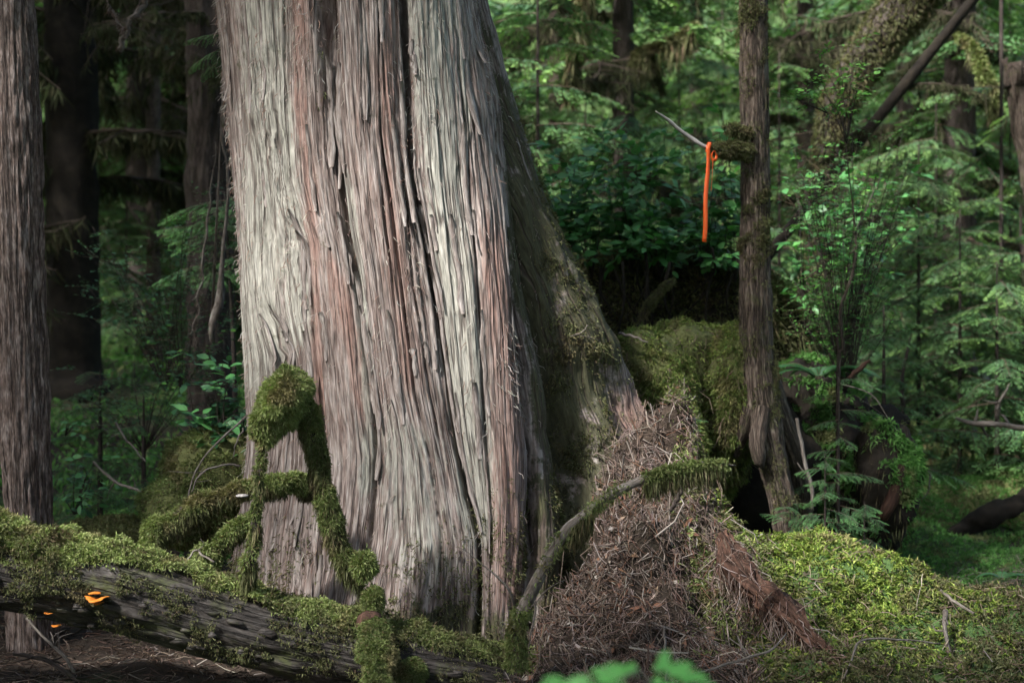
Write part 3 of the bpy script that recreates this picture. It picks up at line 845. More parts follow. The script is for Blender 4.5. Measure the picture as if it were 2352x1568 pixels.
# ------------------------------------------------------------------ moss-draped branches over the log
def mossy_branch(name, pts, rad, label, mlen, mw, nblade, pal, hang=0, hanglen=.1, amp=.02, cat="branch", seg=18, n=50, seed=5, hangpal=None, parent=None, w=None, topw=None):
    V, F, fl = tube(pts, rad, n, seg, amp, 10, seed)
    root = thing(name, pts[0], label, cat) if parent is None else parent
    obj("limb" if parent is None else name, V, F, M_DARKBARK, root, {"flow": fl})
    p, nr = sample(V, F, nblade, lambda p, n: facing(p, n) * (1.0 if w is None else w(p, n)))
    moss_obj(root, p, nr, mlen, mw, pal, spread=.65, droop=.25, seed=seed, clump=.011)
    if hang:
        p, nr = sample(V, F, hang, lambda p, n: (n[:, 2] < .3) * sstep(.38, .55, fbm3(p, 7, seed)) * 1.0)
        moss_obj(root, p, nr * .15, hanglen, mw * .7, hangpal or MOSS_DULL, name="hanging_moss", spread=.12, droop=1.0, bend=.15, seed=seed + 1, mat=M_VEIL)
    return root
arch = mossy_branch("mossy_branch", Ps([(562, 1345, 6.28), (576, 1270, 6.27), (590, 1180, 6.27), (597, 1090, 6.27), (604, 1020, 6.27), (622, 960, 6.28), (655, 915, 6.3), (690, 915, 6.33), (712, 975, 6.35), (735, 1060, 6.36), (757, 1170, 6.37), (795, 1280, 6.38), (842, 1375, 6.38)]),
                    [.026, .022, .016, .018, .026, .045, .05, .042, .034, .036, .036, .030, .012], "moss-draped branch arching up from the log to a shaggy knob", .024, .006, 21000, MOSS_MID, 5000, .10, .034, n=110, w=lambda p, n: np.where((pix(p)[0] < 635) & (pix(p)[1] > 1030), .12 + .6 * sstep(.45, .6, fbm3(p, 10, 77)), .5 + .5 * sstep(.4, .55, fbm3(p, 9, 78))))
kV, kF, kfl = lump(P(640, 930, 6.27), (.095, .09, .105), 12, .22, 8, 48, 30)
kV2, kF2, _ = lump(P(672, 880, 6.29), (.075, .07, .062), 13, .22, 8, 40, 24)
kV3, kF3, _ = lump(P(612, 975, 6.26), (.065, .07, .085), 14, .18, 7, 40, 24)
AV = np.vstack([kV, kV2, kV3]); AF = np.vstack([kF, kF2 + len(kV), kF3 + len(kV) + len(kV2)])
knob = obj("moss_knob", AV, AF, M_MOSSBED, arch)
pts, nr = sample(AV, AF, 20000, lambda p, n: facing(p, n) * 1.0)
moss_obj(knob, pts, nr, .032, .009, MOSS_BRIGHT, spread=.7, droop=.15, seed=14)
tV, tF, _ = lump(P(836, 1305, 6.33), (.036, .035, .05), 15, .25, 12, 24, 16)
tuft = obj("moss_tuft", tV, tF, M_MOSSBED, arch)
pts, nr = sample(tV, tF, 2600, lambda p, n: facing(p, n) * 1.0); moss_obj(tuft, pts, nr, .03, .008, MOSS_MID, seed=15)
tV, tF, _ = lump(P(865, 1378, 6.3), (.035, .035, .035), 16, .25, 12, 24, 16)
tuft = obj("moss_tuft", tV, tF, M_MOSSBED, arch)
pts, nr = sample(tV, tF, 2200, lambda p, n: facing(p, n) * 1.0); moss_obj(tuft, pts, nr, .026, .008, MOSS_BRIGHT, seed=16)

mossy_branch("mossy_branch", Ps([(345, 1262, 6.62), (352, 1215, 6.62), (380, 1205, 6.64), (430, 1172, 6.66), (490, 1145, 6.68), (560, 1122, 6.7), (630, 1108, 6.74), (690, 1106, 6.8), (712, 1120, 6.9)]),
             [.042, .05, .036, .034, .034, .032, .03, .028, .02], "low yellow-green mossy limb running behind the arching branch", .03, .008, 15000, MOSS_BRIGHT, 6000, .085, seed=21, hangpal=MOSS_DULL, n=60)
mossy_branch("mossy_branch", Ps([(470, 1300, 6.5), (500, 1252, 6.52), (540, 1215, 6.54), (585, 1180, 6.56)]), [.018, .026, .028, .02],
             "short mossy side shoot drooping under the low limb", .03, .008, 5000, MOSS_MID, 2500, .08, seed=23, n=24)
tV, tF, _ = lump(P(470, 1285, 6.5), (.05, .05, .055), 17, .25, 10, 24, 16)
t_ = thing("moss_tuft", P(470, 1310, 6.5), "rounded moss tuft sitting on the log left of the arch", "moss")
obj("tuft_core", tV, tF, M_MOSSBED, t_)
pts, nr = sample(tV, tF, 3500, lambda p, n: facing(p, n) * 1.0); moss_obj(t_, pts, nr, .028, .008, MOSS_BRIGHT, seed=17)
# pale shelf fungus on the low limb
V, F, _ = lump(P(556, 1138, 6.62), (.03, .03, .008), 5, .15, 14, 20, 10)
obj("shelf_fungus", V, F, M_PALEBARK, None, {"flow": V}, label="small pale shelf fungus on the low mossy limb", cat="fungus")

# ------------------------------------------------------------------ moss hummock left of the cedar's foot
def moss_lump(name, specs, label, cat, n, pal, L=.03, W=.009, mat=None, hang=0, hanglen=.12, spread=.7, seed=30, core="core", w=None, droop=.2):
    parts = [lump(*s) for s in specs]
    V, F, _ = merge([(a, b, a) for a, b, c in parts])
    root = thing(name, (V[:, 0].mean(), V[:, 1].mean(), V[:, 2].min()), label, cat)
    obj(core, V, F, mat or M_MOSSBED, root, {"flow": V})
    p, nr = sample(V, F, n, lambda p, q: facing(p, q) * (1.0 if w is None else w(p, q)))
    moss_obj(root, p, nr, L, W, pal, spread=spread, droop=droop, seed=seed)
    if hang:
        p, nr = sample(V, F, hang, lambda p, q: facing(p, q) * (q[:, 2] < .5) * 1.0)
        moss_obj(root, p, nr * .3, hanglen, W * .8, MOSS_DULL, name="hanging_moss", spread=.2, droop=1.0, bend=.15, seed=seed + 1, mat=M_VEIL)
    return root, V, F
moss_lump("moss_hummock", [(P(470, 1110, 8.2), (.26, .3, .30), 41, .2, 4), (P(415, 1170, 8.1), (.2, .3, .2), 42, .2, 4), (P(540, 1120, 8.3), (.25, .3, .33), 43, .2, 4)],
          "tall rounded moss hummock left of the cedar's foot", "moss", 16000, MOSS_MID, .036, .011)
moss_lump("moss_hummock", [(P(260, 1230, 9.5), (.35, .3, .12), 44, .2, 4), (P(480, 1215, 9.3), (.3, .3, .12), 45, .2, 4)],
          "low dim moss hummock in the hollow behind the log", "moss", 7000, MOSS_DULL, .04, .013)

# ------------------------------------------------------------------ mossy nurse stump beside the cedar
STUMP_PAL = ([(.18, .225, .065), (.13, .165, .045), (.25, .28, .10), (.12, .095, .05), (.10, .16, .045)], [4, 4, 2, 1.5, 2])
def stw(p, q):
    return .25 + .75 * sstep(.35, .5, fbm3(p, 6, 33))
STR, STV, STF = moss_lump("mossy_stump", [(P(1490, 850, 8.45), (.23, .26, .24), 51, .3, 5, 60, 40), (P(1530, 930, 8.35), (.19, .2, .26), 52, .32, 5, 50, 34), (P(1575, 1015, 8.2), (.12, .15, .17), 56, .3, 6, 40, 26), (P(1590, 850, 8.85), (.36, .36, .27), 53, .25, 4, 70, 44, 1.5), (P(1685, 880, 8.55), (.16, .22, .32), 54, .32, 5, 50, 34), (P(1668, 965, 8.5), (.12, .16, .22), 57, .32, 6, 40, 26), (P(1600, 980, 8.85), (.36, .3, .5), 58, .3, 4, 60, 40)],
          "broad flat-topped stump smothered in moss beside the cedar", "stump", 46000, STUMP_PAL, .036, .0085, hang=5000, hanglen=.08, seed=50, core="stump_core", w=stw, droop=.4)

pts, nr = sample(STV, STF, 500, lambda p, n: facing(p, n) * (n[:, 2] > -.2))
V, F = rods(pts - norm(np.cross(nr, rng.normal(size=nr.shape))) * .04, pts + nr * .03 + np.array([0, 0, -.06]) + .04 * rng.normal(size=nr.shape), .002, .12)
obj("dry_twigs", V, F, M_TWIG, STR, {"col": rep(palette(len(pts), [(.22, .16, .12), (.13, .09, .07)]), 9)}, kind="stuff")

# ------------------------------------------------------------------ nurse bank behind it, the hollow's shade put into its colour
nb = thing("nurse_bank", on_ground(1.7, 10.6), "undercut black peat bank of a rotted nurse log under the shrubs", "bank")
V, F, fl = tube(np.array([[-.3, 11.2, 1.0], [.5, 10.9, 1.25], [1.1, 10.7, 1.35], [1.6, 10.6, 1.3], [2.05, 10.7, .9]]), [.7, .9, 1.0, .85, .3], 60, 48, .22, 1.8, 71)
obj("bank_core", V, F, M_PEAT_SHADE, nb, {"flow": fl})
v2, f2, _ = merge([(a, b, a) for a, b, c in (lump(P(1735, 1110, 9.35), (.42, .35, .62), 74, .3, 3.5, 60, 40), lump(P(1640, 1000, 9.3), (.5, .35, .6), 75, .3, 3.5, 60, 40))])
obj("hollow_backing", v2, f2, M_PEAT_SHADE, nb, {"flow": v2})  # lumps added behind the hollow, its darkness put into their colour
pts, nr = sample(V, F, 16000, lambda p, n: sstep(-.1, .5, n[:, 2]) * facing(p, n) * (pix(p)[0] > 1150) * (pix(p)[0] < 2100))
moss_obj(nb, pts, nr, .06, .018, MOSS_DULL, seed=72)
pts, nr = sample(V, F, 4000, lambda p, n: (n[:, 1] < -.2) * sstep(.5, .62, fbm3(p * np.array([1, 1, .4]), 5, 74)) * (p[:, 2] > 1.2))
moss_obj(nb, pts, nr * .3, .26, .014, MOSS_DULL, name="hanging_moss", spread=.15, droop=1, bend=.1, seed=73, mat=M_VEIL)
for i in range(16):
    x = rng.uniform(1380, 1720); y = rng.uniform(560, 640); d = rng.uniform(9.3, 9.8)
    L = rng.uniform(80, 200)
    v, f, g = tube(Ps([(x, y, d), (x + rng.normal() * 15, y + L * .5, d - .05), (x + rng.normal() * 30, y + L, d)]), [.012, .009, .003], 10, 6, .003, 20)
    obj("hanging_root", v, f, M_PEAT_SHADE, nb, {"flow": g})
mossy_branch("mossy_branch", Ps([(1462, 755, 9.0), (1490, 700, 9.1), (1530, 655, 9.2), (1550, 645, 9.25)]), [.015, .018, .02, .012], "thin mossy root slanting across the black hollow", .025, .008, 1800, MOSS_DULL, seed=24, n=16, seg=10)

# right-hand root wad under the fern
V0 = [(P(1960, 1090, 9.6), (.42, .45, .5), 81, .5, 3.6, 80, 50), (P(1860, 970, 9.7), (.32, .4, .42), 82, .4, 4, 80, 50), (P(2030, 1120, 9.2), (.22, .3, .42), 83, .4, 5)]
rw, rwV, rwF = moss_lump("root_wad", V0, "dark upturned root wad with dull moss right of the slim tree", "root wad", 20000, MOSS_GREEN, .05, .014, mat=M_PEAT_SHADE, hang=1200, hanglen=.12, seed=80, w=lambda p, q: sstep(.42, .58, fbm3(p, 4, 85)) * sstep(-.4, .4, q[:, 2]))
v, f, g = tube(Ps([(2065, 1070, 8.95), (2058, 1120, 8.9), (2040, 1165, 8.88), (2028, 1190, 8.9)]), [.035, .045, .04, .03], 16, 12, .006, 14, 4)
obj("broken_root", v, f, M_ROT, rw, {"flow": g})

# ------------------------------------------------------------------ slim tree on stilt roots
slim = thing("slim_tree", P(1790, 1200, 8.35), "slim mossy tree standing on stilt roots, orange tape on its branch", "tree")
v, f, g = tube(Ps([(1722, -1500, 8.4), (1729, -300, 8.4), (1730, 0, 8.4), (1734, 300, 8.4), (1735, 600, 8.4), (1738, 800, 8.4), (1744, 900, 8.38), (1758, 985, 8.36), (1782, 1090, 8.32), (1800, 1170, 8.28), (1812, 1250, 8.25)]),
               [.07, .084, .088, .09, .096, .104, .118, .112, .088, .082, .085], 330, 64, .012, 6, 91, furrow=.008, ffreq=14, flen=6)
obj("trunk", v, f, M_SLIM, slim, {"flow": g}, smooth=False)
sV, sF = v, f
for pts_, rr in ((Ps([(1752, 860, 8.42), (1726, 930, 8.36), (1708, 990, 8.36), (1690, 1050, 8.4)]), [.08, .07, .05, .02]),
                 (Ps([(1760, 880, 8.45), (1800, 980, 8.5), (1835, 1080, 8.55), (1850, 1200, 8.6)]), [.09, .075, .06, .05]),
                 (Ps([(1752, 940, 8.3), (1740, 1010, 8.22), (1745, 1055, 8.2), (1752, 1075, 8.2)]), [.06, .055, .04, .012])):
    v, f, g = tube(pts_, rr, 30, 20, .014, 9, int(rng.integers(99)), furrow=.006, ffreq=10, flen=4)
    obj("stilt_root", v, f, M_SLIM, slim, {"flow": g})
if False: v, f, g = tube(Ps([(1778, -200, 8.62), (1780, 300, 8.6), (1782, 600, 8.58), (1786, 880, 8.56), (1800, 1000, 8.5)]), [.03, .035, .04, .045, .05], 60, 14, .008, 8, 92, furrow=.006, ffreq=8, flen=3)
def slw(p, n):
    a, b = pix(p)
    m = sstep(.42, .66, fbm3(p, 13, 93)) * (.25 + sstep(380, 460, b) * sstep(640, 520, b) + sstep(780, 900, b) * sstep(1000, 900, b) + .6 * sstep(140, 30, b))
    return m * facing(p, n) * (b > -40)
pts, nr = sample(sV, sF, 14000, slw)
moss_obj(slim, pts, nr, .02, .006, MOSS_DULL, seed=94, droop=.4)
TB = Ps([(1722, 352, 8.32), (1690, 346, 8.28), (1655, 346, 8.24), (1622, 338, 8.2), (1588, 318, 8.2), (1560, 298, 8.18), (1535, 276, 8.15), (1506, 256, 8.1)])
v, f, g = tube(TB, [.034, .03, .026, .012, .012, .011, .009, .004], 40, 10, .003, 20, 95)
tb = obj("branch", v, f, M_PALEBARK, slim, {"flow": g}, label="whitened dead branch with a mossy base")
pts, nr = sample(v, f, 3800, lambda p, n: (pix(p)[0] > 1628) * (.3 + .7 * facing(p, n)))
moss_obj(tb, pts, nr, .028, .008, MOSS_DULL, seed=96, droop=.5)
v, f, g = tube(Ps([(1720, 305, 8.32), (1695, 300, 8.3), (1668, 292, 8.28)]), [.022, .02, .012], 12, 10, .006, 20, 95)
tb2 = obj("branch", v, f, M_DARKBARK, slim, {"flow": g})
pts, nr = sample(v, f, 1500, None); moss_obj(tb2, pts, nr, .028, .008, MOSS_DULL, seed=97, droop=.5)

# orange survey tape knotted round that branch
m, nt, nd, lk = mat_new("orange tape")
out = N_(nd, "ShaderNodeOutputMaterial"); p_ = N_(nd, "ShaderNodeBsdfPrincipled"); lk.new(p_.outputs[0], out.inputs[0])
nz_ = N_(nd, "ShaderNodeTexNoise"); nz_.inputs["Scale"].default_value = 9; tc_ = N_(nd, "ShaderNodeTexCoord"); lk.new(tc_.outputs["Object"], nz_.inputs[0])
cr_ = N_(nd, "ShaderNodeValToRGB"); lk.new(nz_.outputs[0], cr_.inputs[0])
cr_.color_ramp.elements[0].color = (.78, .11, .015, 1); cr_.color_ramp.elements[1].color = (.92, .17, .03, 1)
lk.new(cr_.outputs[0], p_.inputs["Base Color"]); p_.inputs["Roughness"].default_value = .4
tr_ = N_(nd, "ShaderNodeBsdfTranslucent"); tr_.inputs[0].default_value = (.9, .16, .02, 1); mx_ = N_(nd, "ShaderNodeMixShader"); mx_.inputs[0].default_value = .35
lk.new(p_.outputs[0], mx_.inputs[1]); lk.new(tr_.outputs[0], mx_.inputs[2]); lk.new(mx_.outputs[0], out.inputs[0])
M_TAPE = m
def ribbon(path, w, tw, th=.0005):
    n = len(path); T = norm(np.gradient(path, axis=0))
    s = np.stack([np.cos(tw), np.sin(tw), 0 * tw], -1); s = norm(s - T * (s * T).sum(1, keepdims=True)); q = np.cross(T, s)
    w = np.broadcast_to(w, (n,))[:, None]
    V = np.stack([path + s * w / 2 + q * th, path - s * w / 2 + q * th, path - s * w / 2 - q * th, path + s * w / 2 - q * th], 1).reshape(-1, 3)
    F = gridfaces(4, n, True)
    return V, np.vstack([F, [[3, 2, 1, 0]], [[(n - 1) * 4 + k for k in range(4)]]])
tape = thing("survey_tape", P(1624, 338, 8.19), "bright orange survey tape hanging from the slim tree's dead branch", "tape")
path = resample(Ps([(1626, 334, 8.165), (1625, 400, 8.16), (1621, 470, 8.155), (1617, 556, 8.15)]), 24)
path = path + np.stack([.0035 * np.sin(np.linspace(0, 9, 24)), .006 * np.sin(np.linspace(0, 7, 24)), 0 * path[:, 0]], -1)
V, F = ribbon(path, .025 * (1 - .18 * np.exp(-((np.arange(24) - 3) / 3.0) ** 2)), .22 * np.sin(np.linspace(.3, 5.2, 24)) - .05); obj("long_tail", V, F, M_TAPE, tape)
path = resample(Ps([(1638, 362, 8.17), (1636, 400, 8.16), (1633, 440, 8.16)]), 14)
V, F = ribbon(path, np.linspace(.012, .004, 14), np.linspace(.8, 1.9, 14)); obj("short_tail", V, F, M_TAPE, tape)
a = np.linspace(0, 2 * np.pi, 20)
V, F = ribbon(P(1627, 338, 8.205) + np.stack([.006 * np.sin(a), .03 * np.cos(a), .028 * np.sin(a)], -1), .02, a * 0 + .05); obj("wrap", V, F, M_TAPE, tape)
path = P(1640, 358, 8.165) + np.stack([.014 * np.cos(a), .008 * np.sin(2 * a), .026 * np.sin(a)], -1)
V, F = ribbon(path, .016, a * .5 + .5); obj("knot", V, F, M_TAPE, tape)

# ------------------------------------------------------------------ branch leaning across the litter mound
lb = thing("leaning_branch", P(1186, 1500, 6.15), "crooked bare branch with mossy tip leaning across the needle litter", "branch")
LB = Ps([(1184, 1530, 6.15), (1186, 1470, 6.12), (1192, 1420, 6.1), (1218, 1365, 6.08), (1245, 1310, 6.06), (1272, 1262, 6.05), (1305, 1215, 6.05), (1345, 1180, 6.05), (1400, 1140, 6.05), (1460, 1108, 6.05), (1540, 1082, 6.06), (1620, 1066, 6.08), (1690, 1068, 6.1)])
v, f, g = tube(LB, [.038, .036, .034, .030, .027, .025, .024, .022, .02, .018, .016, .012, .005], 80, 14, .007, 11, 101)
obj("limb", v, f, M_STICK, lb, {"flow": g})
def lbw(p, n):
    a, b = pix(p)
    return facing(p, n) * (1.0 * sstep(1470, 1500, a) * sstep(1690, 1640, a) + .10 * sstep(.5, .6, fbm3(p, 9, 102)) * (a < 1480) + .6 * (b > 1400) * (a < 1215) + .25 * np.exp(-((a - 1385) / 25) ** 2))
pts, nr = sample(v, f, 6000, lbw); moss_obj(lb, pts, nr, .026, .0075, MOSS_MID, seed=103, droop=.25, clump=.010)
pts, nr = sample(v, f, 1500, lambda p, n: (n[:, 2] < .2) * (np.exp(-((pix(p)[0] - 1335) / 14) ** 2) + .3 * (pix(p)[0] > 1480))); moss_obj(lb, pts, nr * .2, .14, .006, MOSS_DULL, name="hanging_moss", spread=.12, droop=1, bend=.1, seed=104, mat=M_VEIL)
for q in ([(1190, 1425, 6.09), (1225, 1385, 6.05), (1262, 1350, 6.0), (1300, 1330, 5.98)], [(1232, 1380, 6.04), (1222, 1440, 6.02), (1215, 1490, 6.0)], [(1185, 1390, 6.08), (1150, 1330, 6.05), (1090, 1280, 6.05), (1055, 1255, 6.05)]):
    v, f, g = tube(Ps(q), np.linspace(.006, .002, len(q)), 14, 5, .001, 20, 7, wob=.012); obj("twig", v, f, M_STICK, lb, {"flow": g})

# ------------------------------------------------------------------ litter mound, red rotten root, hummock
def kites0(b, d, nn, L, W):
    s = norm(np.cross(d, nn)); L = L[:, None]; W = W[:, None]
    V = np.stack([b, b + d * L * .4 + s * W / 2, b + d * L, b + d * L * .6 - s * W / 2], 1).reshape(-1, 3)
    i = np.arange(len(b))[:, None] * 4
    return V, np.stack([i + np.array([0, 1, 2]), i + np.array([0, 2, 3])], 1).reshape(-1, 3)
def twig_stuff(name, p, nr, lmin, lmax, rad, pal, label, cat="litter", flat=.25, aim=None):
    n = len(p)
    t = norm(np.cross(nr, rng.normal(size=(n, 3))) + (0 if aim is None else aim)); d = norm(t + nr * flat * rng.normal(size=(n, 1)))
    L = rng.uniform(lmin, lmax, (n, 1)) * rng.uniform(.4, 1, (n, 1))
    c = p + nr * rng.uniform(0, .022, (n, 1))
    V, F = rods(c - d * L / 2, c + d * L / 2, rad * rng.uniform(.5, 1.5, n), .10)
    C = palette(n, *pal)
    return obj(name, V, F, M_TWIG, None, {"col": rep(C, 9)}, label=label, cat=cat, kind="stuff", smooth=True)
LIT = ([(.17, .13, .11), (.115, .082, .067), (.26, .22, .195), (.14, .075, .05), (.06, .043, .034)], [4, 4, 1.5, 1.5, 3])
def mound_w(x, y):
    a = 1176 + x / (K * y)
    return (x < 1.28) * (x > -.05) * (a < 1740) * (.35 + .65 * sstep(.4, .55, fbm2(x * 5, y * 5, 111)))
p, nr = ground_pts(-.1, 1.35, 5.3, 8.0, 90000, mound_w); p, nr = cull(p, nr)
k = rng.random(len(p)) < np.clip(1.0 / np.maximum(nr[:, 2], .2) / 3.0, 0, 1); p, nr = p[k], nr[k]
p_l, nr_l = p, nr
twig_stuff("needle_litter", p[:17000], nr[:17000], .03, .19, .0021, LIT, "brown needle and twig litter heaped at the cedar's foot", aim=np.array([.2, -.5, -.55]))
p, nr = ground_pts(-3.4, 4.2, 4.9, 9.5, 30000, lambda x, y: .15 + .6 * sstep(.45, .6, fbm2(x * 2, y * 2, 112))); p, nr = cull(p, nr)
twig_stuff("fallen_twigs", p[:5500], nr[:5500], .04, .22, .0026, ([(.15, .115, .09), (.22, .19, .165), (.09, .07, .055)], [4, 2, 3]), "scattered thin grey-brown twigs on the forest floor", cat="twigs")
# flakes of bark and bigger sticks lying in the litter
k = rng.integers(0, len(p_l), 900)
V, F = kites0(p_l[k] + nr_l[k] * .012, norm(np.cross(nr_l[k], rng.normal(size=(900, 3)))), norm(nr_l[k] + .5 * rng.normal(size=(900, 3))), rng.uniform(.02, .075, 900), rng.uniform(.01, .03, 900))
obj("bark_flakes", V, F, M_TWIG, None, {"col": rep(palette(900, [(.16, .085, .055), (.22, .15, .115), (.09, .06, .045), (.30, .25, .21)], [3, 3, 3, 1]))}, smooth=False, label="brown bark flakes strewn among the needle litter", cat="litter", kind="stuff")
k = rng.integers(0, len(p_l), 420)
twig_stuff("coarse_sticks", p_l[k] + nr_l[k] * .015, nr_l[k], .12, .42, .0036, ([(.14, .105, .085), (.09, .066, .052), (.22, .185, .16)], [3, 3, 1.5]), "coarser brown sticks lying across the needle litter", flat=.15, aim=np.array([.3, -.3, -.5]))
# moss over the mound's right shoulder
p, nr = ground_pts(.75, 1.45, 6.3, 8.2, 60000, lambda x, y: sstep(.72, .95, x - .05 * (7.3 - y)) * sstep(1.36, 1.25, x) * sstep(6.2, 6.6, y)); p, nr = cull(p, nr)
k = rng.random(len(p)) < sstep(.44, .56, fbm3(p, 5, 113)) ; p, nr = p[k][:14000], nr[k][:14000]
moss_obj(None, p, nr, .035, .011, MOSS_MID, name="shoulder_moss", spread=.6, droop=.35, label="moss hanging over the litter mound's right shoulder", cat="moss", seed=114)
# the yellow-green hummock: feather moss
p, nr = ground_pts(.9, 3.3, 5.0, 8.3, 240000, lambda x, y: sstep(.95, 1.2, x - .02 * (7.0 - y)) * sstep(8.1, 7.8, y)); p, nr = cull(p, nr)
hum = np.exp(-((p[:, 0] - 1.6) / .55) ** 2 - ((p[:, 1] - 7.2) / .75) ** 2)
k = rng.random(len(p)) < (.35 + .65 * sstep(.36, .5, fbm3(p, 6, 115))); p, nr, hum = p[k], nr[k], hum[k]
p = p + nr * (.035 * fbm3(p, 9, 117))[:, None]
A = rng.random(len(p)) < hum
moss_obj(None, p[A][:42000], nr[A][:42000], .036, .0105, ([(.20, .26, .055), (.145, .20, .042), (.27, .31, .085), (.12, .115, .04), (.09, .15, .035)], [4, 4, 2, 1.2, 1.6]), name="feather_moss", spread=.85, droop=.0, bend=.5, label="bright yellow-green feather moss covering the hummock by the slim tree", cat="moss", seed=116)
moss_obj(None, p[~A][:32000], nr[~A][:32000], .034, .011, MOSS_DULL, name="ground_moss", spread=.8, bend=.4, label="dull olive moss with twigs spreading to the lower right corner", cat="moss", seed=118)
# red rotten root sloping down to the right
v, f, g = tube(np.array([P(1660, 1230, 6.85), P(1712, 1325, 6.7), P(1785, 1400, 6.5), P(1860, 1462, 6.3), P(1930, 1530, 6.15)]), [.08, .095, .09, .07, .03], 110, 60, .09, 7, 121, furrow=.03, ffreq=7, flen=5)
rr_ = thing("rotten_root", P(1860, 1500, 6.6), "crumbling red-brown rotten root sloping below the moss hummock", "root")
obj("root_wood", v, f, M_ROT, rr_, {"flow": g})
pts, nr = sample(v, f, 900, lambda p, n: facing(p, n) * 1.0)
V, F = rods(pts, pts + norm(np.array([.2, -.2, -1]) + .4 * rng.normal(size=pts.shape)) * rng.uniform(.05, .2, (len(pts), 1)), .002, .15)
obj("rootlets", V, F, M_TWIG, rr_, {"col": rep(palette(len(pts), *LIT), 9)}, kind="stuff")

p, nr = ground_pts(1.0, 3.2, 5.3, 8.0, 1500, None); p, nr = cull(p, nr)
twig_stuff("hummock_twigs", p + nr * .03, nr, .03, .16, .0018, ([(.20, .145, .11), (.13, .09, .07), (.28, .22, .17)], [3, 3, 1]), "dry needles and fine twigs caught in the hummock's moss", cat="twigs", flat=.5)
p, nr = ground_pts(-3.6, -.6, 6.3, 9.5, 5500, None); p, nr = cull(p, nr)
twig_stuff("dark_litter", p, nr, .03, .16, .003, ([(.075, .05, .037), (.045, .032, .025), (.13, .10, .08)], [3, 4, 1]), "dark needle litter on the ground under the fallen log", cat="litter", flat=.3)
# individual sticks one can point at
stick_thing("stick", Ps([(1838, 1248, 7.2), (1850, 1290, 7.1), (1868, 1345, 7.0)]), [.008, .008, .004], "pale bare stick standing up out of the feather moss", M_STICK, spurs=0)
stick_thing("stick", Ps([(1868, 1345, 6.98), (1885, 1390, 6.9), (1905, 1420, 6.85)]), [.005, .004, .003], "thin brown twig below the pale stick in the moss", spurs=1)
stick_thing("stick", Ps([(1830, 960, 8.3), (1845, 1040, 8.25), (1862, 1110, 8.2), (1868, 1170, 8.2)]), [.010, .012, .012, .009], "thin brown stick leaning between the slim tree and the root wad", spurs=1)
stick_thing("stick", Ps([(2160, 1355, 6.9), (2200, 1385, 6.8), (2236, 1406, 6.75)]), [.008, .009, .006], "pale broken stick lying on moss near the right edge", M_STICK, spurs=0)
stick_thing("stick", Ps([(2170, 1400, 6.5), (2172, 1450, 6.4), (2180, 1500, 6.35)]), [.014, .010, .008], "short forked brown stick upright in the lower right moss", spurs=2)
stick_thing("stick", Ps([(1420, 765, 8.2), (1450, 772, 8.15), (1488, 786, 8.1)]), [.008, .009, .004], "tan broken stick on top of the mossy stump", M_STICK, spurs=0)
stick_thing("stick", Ps([(1525, 1440, 6.0), (1528, 1500, 5.9), (1532, 1560, 5.8)]), [.004, .005, .005], "thin white twig standing in front of the litter mound", M_STICK, spurs=1)
stick_thing("stick", Ps([(1600, 1545, 5.9), (1700, 1515, 5.95), (1770, 1490, 6.0), (1805, 1450, 6.1)]), [.005, .006, .005, .003], "long grey twig lying along the foot of the litter", spurs=3)
stick_thing("stick", Ps([(1650, 1310, 6.75), (1656, 1360, 6.7), (1660, 1420, 6.65)]), [.007, .008, .006], "upright brown rootlet against the mound's dark right edge", spurs=0)
stick_thing("stick", Ps([(1540, 1175, 6.75), (1552, 1150, 6.75), (1568, 1120, 6.75)]), [.010, .012, .008], "short charcoal-grey stick poking from the mound near the mossy tip", M_DARKBARK, spurs=0)
stick_thing("stick", Ps([(1700, 1245, 6.9), (1730, 1320, 6.8), (1765, 1370, 6.7), (1775, 1400, 6.7)]), [.004, .005, .004, .003], "thin curved twig arching over the rotten root", spurs=1)
stick_thing("stick", Ps([(1940, 1560, 5.9), (1960, 1500, 6.0), (1985, 1470, 6.1), (2080, 1468, 6.2), (2160, 1475, 6.25)]), [.004, .005, .005, .004, .003], "long bent grey twig trailing over the lower right moss", spurs=3)
stick_thing("stick", Ps([(1310, 770, 7.25), (1335, 765, 7.2), (1350, 745, 7.2)]), [.003, .003, .002], "small dry twig caught on the cedar's mossy flank", spurs=1)
DT = "dead twig tangle left of the cedar's foot"
stick_thing("dead_twig", Ps([(570, 955, 7.3), (530, 990, 7.25), (480, 1040, 7.2), (445, 1090, 7.2), (430, 1150, 7.2)]), [.007, .006, .005, .005, .003], "longest arching dead twig left of the cedar's foot", spurs=4)
stick_thing("dead_twig", Ps([(552, 1068, 7.2), (505, 1070, 7.15), (460, 1088, 7.1), (440, 1130, 7.1)]), [.006, .006, .005, .003], "pale bow-shaped dead twig just above the low mossy limb", M_STICK, spurs=1)
stick_thing("dead_twig", Ps([(560, 985, 7.35), (545, 1010, 7.3), (535, 1050, 7.3)]), [.005, .004, .002], "short dead twig hanging close to the cedar's left edge", spurs=1)
stick_thing("dead_twig", Ps([(490, 1290, 6.4), (445, 1265, 6.45), (420, 1310, 6.4)]), [.004, .005, .003], "thin forked twig between the low limb and the log", spurs=2)
stick_thing("dead_twig", Ps([(215, 1060, 8.6), (270, 1110, 8.5), (320, 1130, 8.4), (350, 1180, 8.4)]), [.008, .009, .008, .005], "grey crooked branch lying in the hollow behind the log", spurs=4)
stick_thing("dead_twig", Ps([(265, 970, 9.0), (300, 1020, 8.9), (335, 1060, 8.8)]), [.007, .006, .004], "grey dead twig slanting above the crooked branch", spurs=3)
